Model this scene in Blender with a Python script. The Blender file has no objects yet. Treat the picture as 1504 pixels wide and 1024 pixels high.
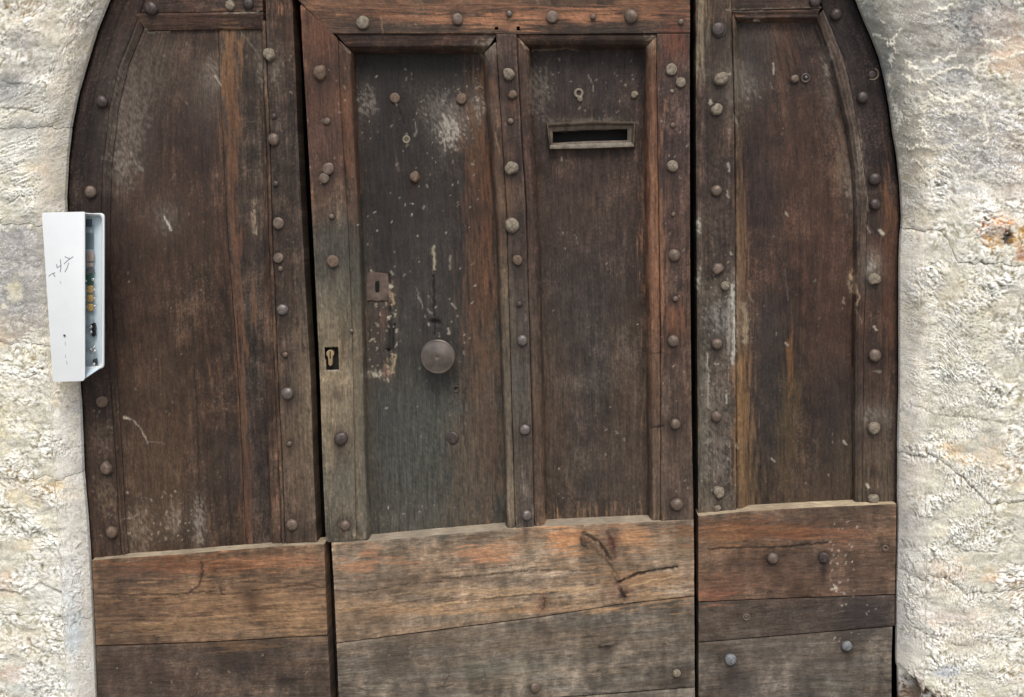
import bpy, bmesh, math, random
import numpy as np
from mathutils import Matrix, Vector

# ------------------------------------------------------------------ camera, sky, sun
S = bpy.context.scene
F = 1400.0                       # focal length in photo pixels
CU, CV = 752.0, 512.0            # principal point
VU, VV = 830.0, 300.0            # where the door's normal vanishes
CAM = np.array([0.0, -2.55, 1.60])
yc = np.array([VU - CU, -(VV - CV), -F]); yc /= np.linalg.norm(yc)
zc = np.array([0.0, 1.0, 0.0]); zc -= yc * zc.dot(yc); zc /= np.linalg.norm(zc)
xc = np.cross(yc, zc)
RW = np.array([xc, yc, zc])      # camera axes -> world

cam = bpy.data.cameras.new('camera')
cam.sensor_width = 36.0
cam.lens = F / 1504.0 * 36.0
cam.clip_start = 0.05
cam.clip_end = 500
co = bpy.data.objects.new('camera', cam)
S.collection.objects.link(co)
M = Matrix(RW.tolist()).to_4x4(); M.translation = Vector(CAM)
co.matrix_world = M
S.camera = co

SUN_EL, SUN_AZ = math.radians(54), math.radians(180 - 10)   # behind the camera, a little to the right
w = bpy.data.worlds.new('World'); S.world = w; w.use_nodes = True
nt = w.node_tree
sky = nt.nodes.new('ShaderNodeTexSky'); sky.sky_type = 'NISHITA'; sky.sun_disc = False
sky.sun_elevation = SUN_EL; sky.sun_rotation = SUN_AZ
sky.air_density = 1.0; sky.dust_density = 3.0; sky.ozone_density = 1.0
bg = nt.nodes['Background']; bg.inputs['Strength'].default_value = 0.13
nt.links.new(sky.outputs[0], bg.inputs[0])
sl = bpy.data.lights.new('sun', 'SUN'); sl.energy = 1.5; sl.angle = math.radians(22); sl.color = (1.0, 0.955, 0.90)
so = bpy.data.objects.new('sun', sl); S.collection.objects.link(so)
sd = Vector((math.sin(SUN_AZ) * math.cos(SUN_EL), math.cos(SUN_AZ) * math.cos(SUN_EL), math.sin(SUN_EL)))
so.rotation_euler = sd.to_track_quat('Z', 'Y').to_euler()
S.view_settings.view_transform = 'Standard'; S.view_settings.look = 'None'
S.view_settings.exposure = 0.50; S.view_settings.gamma = 1.0
S.view_settings.use_curve_mapping = False

RND = random.Random(7)

# ------------------------------------------------------------------ measuring: photo pixel on the plane y = -d
def P(u, v, d):
    u = np.asarray(u, float); v = np.asarray(v, float); d = np.asarray(d, float)
    cx, cy, cz = u - CU, -(v - CV), -F
    X = RW[0, 0] * cx + RW[0, 1] * cy + RW[0, 2] * cz
    Y = RW[1, 0] * cx + RW[1, 1] * cy + RW[1, 2] * cz
    Z = RW[2, 0] * cx + RW[2, 1] * cy + RW[2, 2] * cz
    t = (-d - CAM[1]) / Y
    return CAM[0] + X * t, -d + 0 * X, CAM[2] + Z * t

def proj(x, y, z):
    dx, dy, dz = x - CAM[0], y - CAM[1], z - CAM[2]
    a = RW[0, 0] * dx + RW[1, 0] * dy + RW[2, 0] * dz
    b = RW[0, 1] * dx + RW[1, 1] * dy + RW[2, 1] * dz
    c = RW[0, 2] * dx + RW[1, 2] * dy + RW[2, 2] * dz
    return CU + F * a / (-c), CV - F * b / (-c)

# ------------------------------------------------------------------ noise (numpy, gradient noise)
def _h(ix, iy, seed):
    h = (ix.astype(np.int64) * 374761393 + iy.astype(np.int64) * 668265263 + seed * 2147483647) & 0xffffffff
    h = ((h ^ (h >> 13)) * 1274126177) & 0xffffffff
    h = ((h ^ (h >> 16)) * 2246822519) & 0xffffffff
    return (h ^ (h >> 15)) & 0xffffffff

def noise(x, y, seed=0):
    ix = np.floor(x); iy = np.floor(y); fx = x - ix; fy = y - iy
    ux = fx * fx * fx * (fx * (fx * 6 - 15) + 10); uy = fy * fy * fy * (fy * (fy * 6 - 15) + 10)
    def g(a, b):
        ang = _h(ix + a, iy + b, seed) * (2 * math.pi / 4294967296.0)
        return np.cos(ang) * (fx - a) + np.sin(ang) * (fy - b)
    n = (g(0, 0) * (1 - ux) + g(1, 0) * ux) * (1 - uy) + (g(0, 1) * (1 - ux) + g(1, 1) * ux) * uy
    return n * 1.5

def fbm(x, y, seed=0, oct=4, gain=0.5, lac=2.03):
    t = 0; a = 1.0; s = 0
    for k in range(oct):
        t = t + a * noise(x, y, seed + 17 * k); s += a
        x = x * lac + 5.2; y = y * lac + 1.3; a *= gain
    return t / s * 1.5

def ridge(x, y, seed=0, oct=3):
    t = 0; a = 1.0; s = 0
    for k in range(oct):
        t = t + a * (1 - np.abs(noise(x, y, seed + 31 * k)) * 2.2); s += a
        x = x * 2.1 + 3.1; y = y * 2.1 + 7.7; a *= 0.5
    return t / s

def smooth(a, b, x):
    t = np.clip((x - a) / (b - a), 0, 1); return t * t * (3 - 2 * t)

def lin(c):
    c = np.asarray(c, float) / 255.0
    return np.where(c <= 0.04045, c / 12.92, ((c + 0.055) / 1.055) ** 2.4)

def lw(c):
    q = lin(c); y = (q * [.2126, .7152, .0722]).sum(-1, keepdims=True)
    k = .17 * np.clip((y - .06) / .22, 0, 1)
    return (q * (1 - k) + y * k) * (.80 + .10 * np.clip(y / .12, 0, 1))
KW, KS = np.array([1.46, 1.54, 1.71]), 1.04              # how brightly the place lights wood / stone: display colour -> base colour

# ------------------------------------------------------------------ stains, scratches, wear and painted shade on the wood: (u, v, ru, rv, rgb, alpha, kind)
# kind 's' soft stain or shade, 'w' broken up chalky smear, 'o' worn patch following the grain
BLOT = [
 (560,120,24,30,(46,40,38),.7,'s'), (650,110,30,24,(50,44,41),.6,'s'), (590,300,30,50,(50,46,45),.55,'s'), (670,420,20,50,(58,54,52),.5,'s'), (600,620,26,20,(96,96,92),.5,'s'), (650,600,22,30,(64,62,60),.6,'s'), (575,680,24,40,(70,70,68),.6,'s'), (690,560,10,60,(86,66,52),.6,'s'),
 (1285,400,16,20,(150,142,132),.55,'s'), (1285,618,18,16,(142,134,126),.55,'s'), (1090,118,22,20,(140,132,120),.5,'s'), (312,125,20,26,(128,118,108),.55,'s'), (242,322,18,22,(120,110,102),.5,'s'), (1283,730,14,12,(120,112,104),.4,'s'),
 (180,900,30,20,(100,80,66),.6,'s'), (300,900,30,14,(112,88,70),.5,'s'), (440,890,30,14,(160,128,98),.5,'s'), (420,850,40,10,(104,84,70),.5,'s'),
 (462,34,26,30,(104,74,58),.85,'s'), (1000,40,16,22,(92,68,58),.6,'s'),
 # left leaf
 (190,170,24,60,(104,94,88),.75,'s'), (190,170,26,60,(140,130,122),.5,'w'), (180,245,20,30,(156,146,136),.65,'w'), (215,120,34,26,(112,102,94),.6,'w'),
 (226,82,30,26,(104,94,86),.55,'s'), (242,320,15,20,(165,158,148),.8,'w'), (310,118,12,26,(150,140,130),.8,'w'), (300,150,22,40,(105,92,84),.55,'s'),
 (250,330,60,45,(98,78,64),.5,'s'), (280,230,50,90,(60,46,42),.5,'s'), (200,420,40,120,(66,50,44),.5,'s'),
 (337,85,10,46,(144,108,76),.95,'o'), (340,180,9,70,(118,86,62),.85,'o'), (341,290,6,60,(110,80,60),.7,'o'), (350,430,5,80,(116,82,62),.7,'o'), (357,600,5,90,(124,92,70),.6,'o'), (364,720,6,60,(120,84,62),.6,'o'),
 (372,320,3,24,(160,140,118),.7,'w'), (372,440,3,26,(120,92,70),.7,'o'),
 (230,640,50,120,(92,72,56),.55,'s'), (240,720,20,60,(98,78,60),.5,'s'), (340,690,26,40,(58,50,48),.6,'s'), (150,320,14,60,(44,32,30),.5,'s'),
 (150,275,14,12,(95,80,72),.6,'w'), (205,780,18,36,(140,124,106),.65,'w'), (255,765,12,22,(150,134,118),.6,'w'), (292,770,8,32,(150,140,128),.8,'w'),
 (150,655,12,26,(120,104,92),.55,'w'), (150,718,14,30,(132,112,92),.7,'w'), (165,750,10,24,(110,92,78),.6,'w'), (395,92,15,22,(142,130,116),.7,'w'), (384,100,6,26,(150,140,128),.55,'w'),
 (135,740,8,60,(74,58,50),.6,'s'), (440,640,18,120,(110,92,78),.5,'o'), (335,10,30,12,(105,92,84),.6,'w'), (260,30,60,10,(84,62,52),.6,'s'),
 # left planks
 (300,830,100,10,(150,98,62),.6,'o'), (410,824,60,7,(180,128,90),.7,'o'), (230,838,60,9,(140,96,74),.45,'o'), (200,852,40,16,(96,80,72),.6,'s'), (370,880,110,20,(172,134,96),.65,'o'),
 (250,920,110,10,(165,132,96),.65,'o'), (430,910,50,16,(178,140,98),.6,'o'), (365,872,12,10,(72,58,50),.75,'s'), (372,893,8,12,(92,68,54),.8,'s'), (170,905,24,30,(104,84,70),.5,'s'),
 (355,985,20,18,(48,42,40),.75,'s'), (340,968,30,14,(66,56,50),.6,'s'), (390,960,12,18,(70,60,54),.5,'s'), (350,948,40,6,(126,98,70),.6,'o'), (200,990,60,30,(82,68,62),.5,'s'),
 # wicket rail and stiles
 (620,10,170,6,(172,122,90),.7,'o'), (560,22,40,6,(150,98,70),.6,'o'), (730,32,60,8,(196,136,94),.95,'o'), (640,28,80,6,(176,124,90),.75,'o'), (850,22,110,9,(190,130,90),.95,'o'), (960,8,50,9,(182,124,84),.7,'o'), (590,44,80,5,(72,60,54),.7,'s'),
 (900,42,80,7,(66,56,52),.8,'s'), (985,30,22,24,(96,66,56),.6,'s'), (540,36,50,7,(84,72,62),.7,'s'), (700,8,300,2.2,(80,62,52),.5,'s'), (740,16,220,2,(96,72,58),.6,'s'),
 (470,50,12,14,(124,84,64),.6,'o'), (488,150,9,40,(128,92,70),.5,'o'), (478,135,20,50,(98,72,60),.5,'s'), (488,205,24,30,(84,66,60),.6,'s'), (470,240,16,60,(112,84,70),.5,'s'),
 (515,180,6,70,(140,92,62),.6,'o'), (522,270,6,50,(122,84,62),.55,'o'),
 (490,350,26,26,(86,84,78),.7,'s'), (488,420,24,44,(98,100,92),.75,'s'), (530,420,9,40,(92,94,84),.7,'s'), (487,600,28,70,(160,144,116),.75,'s'), (485,470,22,40,(140,128,106),.55,'s'), (500,715,28,26,(112,108,96),.6,'s'), (530,600,10,90,(162,146,118),.6,'s'),
 (494,580,7,7,(96,84,70),.7,'s'), (498,660,4,20,(84,74,66),.6,'s'), (504,508,3,26,(100,76,50),.7,'s'),
 # wicket left panel
 (615,100,90,18,(44,42,40),.8,'s'), (560,230,36,110,(54,50,50),.7,'s'), (662,188,19,26,(190,182,172),.95,'w'), (690,160,20,16,(176,168,158),.8,'w'), (705,160,7,30,(190,180,166),.7,'w'), (648,160,26,26,(120,114,110),.6,'w'),  # first entry paints the shade under the top moulding
 (700,250,16,90,(112,80,58),.8,'o'), (706,420,20,130,(112,80,58),.8,'o'), (708,640,26,120,(104,80,62),.75,'o'), (716,330,6,60,(128,84,58),.7,'o'), (712,120,6,40,(110,82,62),.7,'o'), (645,320,50,60,(62,56,54),.6,'s'),
 (600,650,60,110,(84,86,82),.75,'s'), (560,600,26,60,(76,78,76),.6,'s'), (640,740,60,30,(92,92,86),.55,'s'), (640,640,40,50,(96,98,92),.4,'s'), (610,450,50,90,(64,61,59),.6,'s'), (680,700,18,60,(100,86,72),.5,'o'),
 (538,150,14,20,(150,142,134),.55,'w'), (700,310,20,10,(58,46,40),.6,'s'),
 # torn wood under the old lock
 (555,480,15,40,(86,74,68),.8,'s'), (556,530,15,14,(78,70,68),.85,'s'), (563,467,6,9,(112,84,74),.5,'o'), (573,540,6,14,(168,150,118),.8,'w'), (574,432,5,18,(164,142,116),.75,'w'), (552,550,16,5,(160,152,138),.8,'w'), (566,548,5,6,(150,116,100),.5,'o'),
 (573,490,3,26,(34,32,32),.9,'s'), (572,512,5,4,(24,22,22),.9,'s'),
 # muntin
 (744,140,10,90,(84,66,60),.5,'s'), (715,70,14,14,(160,152,140),.65,'w'), (758,540,24,120,(104,94,84),.5,'s'), (747,600,5,150,(132,120,102),.6,'s'), (760,560,12,40,(86,86,84),.5,'s'), (750,285,8,30,(126,100,78),.65,'o'), (731,300,7,50,(122,98,80),.55,'s'), (753,150,5,12,(150,102,76),.7,'o'), (792,640,8,90,(104,82,66),.6,'o'),
 # wicket right panel
 (795,130,16,30,(130,120,112),.7,'w'), (860,110,60,40,(66,58,56),.6,'s'), (850,470,40,100,(70,66,64),.55,'s'), (860,560,60,14,(104,96,90),.45,'w'), (810,600,20,90,(104,86,72),.55,'s'), (925,600,20,120,(104,86,70),.5,'s'), (880,700,50,50,(76,68,64),.5,'s'), (870,180,60,6,(150,142,128),.4,'w'), (860,300,60,60,(86,68,58),.5,'s'),
 (960,300,12,80,(146,106,80),.75,'o'), (963,390,12,70,(152,110,84),.8,'o'), (958,150,8,50,(120,84,64),.6,'o'), (990,470,14,24,(140,96,70),.55,'o'), (992,60,12,24,(128,78,60),.6,'o'), (955,60,10,10,(160,148,130),.6,'w'), (990,300,16,60,(82,64,60),.5,'s'), (958,560,8,60,(124,96,76),.5,'o'), (965,700,14,60,(122,104,90),.5,'s'), (1000,660,20,80,(104,86,74),.5,'s'),
 # wicket planks
 (545,810,14,8,(204,146,104),.6,'o'), (530,832,24,8,(212,150,104),.7,'o'), (590,828,22,5,(200,144,104),.6,'o'),  (832,793,24,13,(236,166,106),1.0,'o'), (932,788,24,11,(226,166,112),.9,'o'), (712,816,26,9,(216,156,112),.8,'o'), (740,806,20,7,(206,156,116),.6,'o'), (880,790,80,22,(190,146,104),.5,'o'),
 (640,890,120,5,(196,162,124),.6,'o'), (740,868,130,3.5,(210,174,130),.75,'o'), (700,898,140,4,(200,156,108),.6,'o'), (600,845,90,14,(128,110,94),.5,'s'), (560,868,60,6,(92,80,72),.6,'s'), (540,905,50,16,(150,122,94),.6,'s'), (690,850,180,4,(104,90,78),.55,'s'),
 (860,795,7,14,(70,60,50),.85,'s'), (880,808,12,14,(128,106,86),.8,'s'), (899,795,8,20,(96,66,58),.8,'s'), (912,868,16,12,(126,90,76),.75,'s'), (916,875,6,8,(62,48,44),.8,'s'), (797,884,6,14,(132,96,78),.8,'s'), (950,850,50,10,(192,146,98),.6,'o'), (960,880,50,6,(190,150,104),.5,'o'), (1000,820,18,30,(138,120,98),.5,'s'),
 (760,940,200,14,(136,118,100),.5,'s'), (600,980,60,30,(106,98,88),.4,'s'), (590,960,22,14,(84,76,70),.55,'s'), (655,1000,12,20,(88,80,74),.55,'s'), (690,980,12,10,(80,74,68),.5,'s'), (890,950,9,6,(78,68,60),.85,'s'), (740,985,70,12,(132,130,116),.4,'s'), (930,1000,40,12,(98,92,84),.4,'s'), (800,925,6,8,(86,74,66),.6,'s'),
 # right leaf
 (1030,40,6,50,(160,146,120),.8,'o'), (1092,118,20,24,(164,156,144),.85,'w'), (1060,108,26,9,(150,142,128),.7,'w'), (1050,80,12,60,(84,74,66),.6,'s'), (1078,140,12,40,(124,114,104),.6,'w'), (1110,60,34,24,(86,78,74),.6,'w'), (1110,100,20,30,(64,56,56),.7,'s'), (1150,70,14,50,(104,76,58),.5,'o'),
 (1078,470,6,50,(196,194,186),.95,'w'), (1068,465,14,26,(150,148,142),.8,'w'), (1052,470,16,26,(126,124,120),.7,'w'), (1094,480,6,26,(176,158,130),.9,'w'), (1088,400,6,60,(140,110,84),.7,'o'), (1087,330,6,50,(138,108,82),.7,'o'), (1090,610,11,80,(158,120,78),.9,'o'), (1098,700,14,50,(120,98,72),.6,'o'), (1026,330,3,14,(200,200,190),.9,'w'), (1026,410,3,14,(180,182,170),.8,'w'),
 (1056,640,18,100,(132,124,116),.65,'w'), (1038,620,8,110,(140,134,122),.6,'w'), (1050,740,20,16,(150,138,120),.65,'w'), (1060,420,16,16,(140,132,118),.6,'w'), (1048,300,20,60,(110,96,86),.4,'w'), (1030,640,4,80,(96,100,90),.6,'s'),
 (1120,270,26,90,(60,52,54),.5,'s'), (1170,210,26,70,(84,62,52),.5,'s'), (1200,320,28,50,(94,68,56),.5,'s'), (1230,430,24,60,(80,56,46),.5,'o'), (1215,500,30,50,(88,62,52),.5,'s'), (1130,560,24,90,(56,54,54),.7,'s'), (1160,620,12,90,(92,76,50),.55,'o'), (1125,480,22,30,(62,56,56),.6,'s'), (1225,620,24,90,(56,48,48),.6,'s'), (1240,700,16,50,(92,82,66),.5,'s'), (1195,720,40,30,(88,72,60),.5,'s'), (1160,520,5,26,(126,88,56),.7,'o'), (1240,250,12,36,(126,110,96),.7,'w'), (1222,130,10,44,(104,94,90),.7,'w'), (1215,90,6,24,(150,140,128),.8,'w'),
 (1250,270,7,40,(140,130,118),.7,'w'), (1282,395,9,18,(176,168,156),.9,'w'), (1252,415,5,16,(190,160,128),.85,'w'), (1285,612,16,12,(158,152,142),.85,'w'), (1285,640,12,14,(110,102,94),.6,'w'), (1305,400,10,100,(104,72,56),.7,'o'), (1302,310,6,30,(130,92,64),.8,'o'), (1300,700,14,60,(112,98,84),.6,'o'), (1270,700,12,50,(98,84,70),.55,'o'), (1285,560,20,50,(84,66,58),.5,'s'), (1288,330,12,16,(52,48,46),.7,'s'), (1285,440,12,14,(60,46,42),.6,'s'), (1245,170,10,60,(100,88,80),.6,'w'), (1262,240,4,50,(150,138,122),.55,'w'),
 # right planks
 (1100,780,80,12,(140,94,62),.7,'o'), (1060,790,30,10,(150,112,80),.6,'o'), (1060,860,40,12,(146,106,84),.45,'o'), (1045,875,24,7,(166,104,82),.55,'o'), (1180,785,60,7,(146,98,70),.6,'o'), (1150,845,60,20,(106,82,70),.6,'s'), (1240,790,24,16,(140,104,84),.5,'o'), (1180,765,60,6,(96,76,64),.6,'s'), (1280,850,30,18,(106,88,78),.6,'s'), (1270,900,26,20,(66,60,64),.75,'s'), (1180,915,60,14,(76,68,64),.6,'s'), (1210,838,3.5,14,(66,54,48),.8,'s'), (1060,910,40,20,(96,84,72),.5,'s'), (1150,960,50,30,(112,104,96),.4,'s'), (1090,1000,20,14,(80,74,70),.6,'s'), (1230,980,30,30,(98,92,86),.4,'s'),
]
# studs: (u, v, radius px, material, depth, shape)
STL = lambda LSt, WS, WP, RS, RP: [(222,12,10,3,-.024,'d'),(338,8,7,2,-.024,'d'),(365,5,8,3,-.024,'d'),(395,80,9,2,-.019,'b'),(150,149,9,3,LSt,'d'),(133,282,9,0,LSt,'d'),(402,205,9,0,LSt,'d'),(402,171,4,3,LSt,'d'),
      (405,270,4.5,3,LSt,'d'),(409,328,8.5,0,LSt,'f'),(409,379,8,0,LSt,'f'),(412,395,4,0,LSt,'d'),(415,455,8.5,4,LSt,'d'),(419,521,4,0,LSt,'d'),(422,578,9.5,4,LSt,'d'),(425,652,4,0,LSt,'d'),(429,771,9.5,0,LSt,'d'),
      (150,590,9,1,LSt,'f'),(156,688,10,0,LSt,'b'),(164,782,9.5,1,LSt,'d')]
# studs: (u, v, radius px, material, depth, shape)
STM = lambda LSt, WS, WP, RS, RP: [(470,107,10.5,1,WS,'b'),(480,178,5,0,WS,'f'),(482,248,9,0,WS,'f'),(476,262,7.5,0,WS,'f'),(487,318,4,0,WS,'d'),(489,384,9,1,WS,'f'),(501,644,10.5,3,WS,'d'),(507,772,8,0,WS,'d'),
      (533,33,9,2,WS,'f'),(672,28,8,0,WS,'f'),(748,20,4,4,WS,'d'),(811,25,8.5,0,WS,'f'),(927,24,9.5,0,WS,'d'),(871,25,4,0,WS,'d'),(1000,32,4,0,WS,'d'),
      (580,144,7.5,1,WP,'f'),(678,145,8,1,WP,'f'),(609,260,8,1,WP,'b'),
      (747,109,8.5,2,WS,'b'),(753,139,6.5,1,WS,'b'),(750,178,4.5,0,WS,'d'),(751,247,10,2,WS,'b'),(752,331,11,2,WS,'d'),(760,382,7.5,1,WS,'f'),(763,447,4,3,WS,'d'),(767,500,8,4,WS,'d'),(771,631,8,4,WS,'d'),(774,757,8,4,WS,'d'),
      (932,139,5.5,2,WP,'b'),(986,102,8,2,WS,'f'),(1000,121,7,2,WS,'f'),(987,134,2.8,2,WS,'d'),(988,184,3.5,0,WS,'d'),(988,244,8.5,2,WS,'d'),(989,315,3,0,WS,'d'),(990,375,9,0,WS,'d'),(992,439,4,0,WS,'d'),(989,501,8.5,0,WS,'d'),(992,623,8,0,WS,'d'),(994,741,9.5,0,WS,'d'),
      (786,1010,8.5,0,-.001,'d'),(994,989,6.5,2,-.001,'d'),(530,506,0,0,0,'d'),(516,486,3,4,WS,'d')]
# studs: (u, v, radius px, material, depth, shape)
STR = lambda LSt, WS, WP, RS, RP: [(1055,43,9,3,RS,'f'),(1059,116,10,2,RS,'b'),(1053,161,8.5,2,RS,'b'),(1052,280,8,0,RS,'d'),(1054,395,9,0,RS,'b'),(1065,420,6.5,2,RS,'d'),(1053,505,8,0,RS,'d'),(1052,612,8,0,RS,'d'),(1056,723,9,2,RS,'b'),(1054,747,5,2,RS,'b'),
      (1167,116,6.5,0,RP,'b'),(1228,21,8,3,RS,'d'),(1197,2,8,3,RS,'d'),(1267,143,8,3,RS,'d'),(1285,263,8.5,3,RS,'d'),(1286,300,8,3,RS,'d'),(1284,410,9,2,RS,'b'),(1285,522,9,0,RS,'d'),(1284,629,9.5,2,RS,'d'),(1283,733,8,2,RS,'b'),
      (1135,820,8.5,0,0,'d'),(1210,819,8,3,0,'f'),(1073,969,9,5,-.001,'d'),(1244,949,8,5,-.001,'d')]
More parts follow.
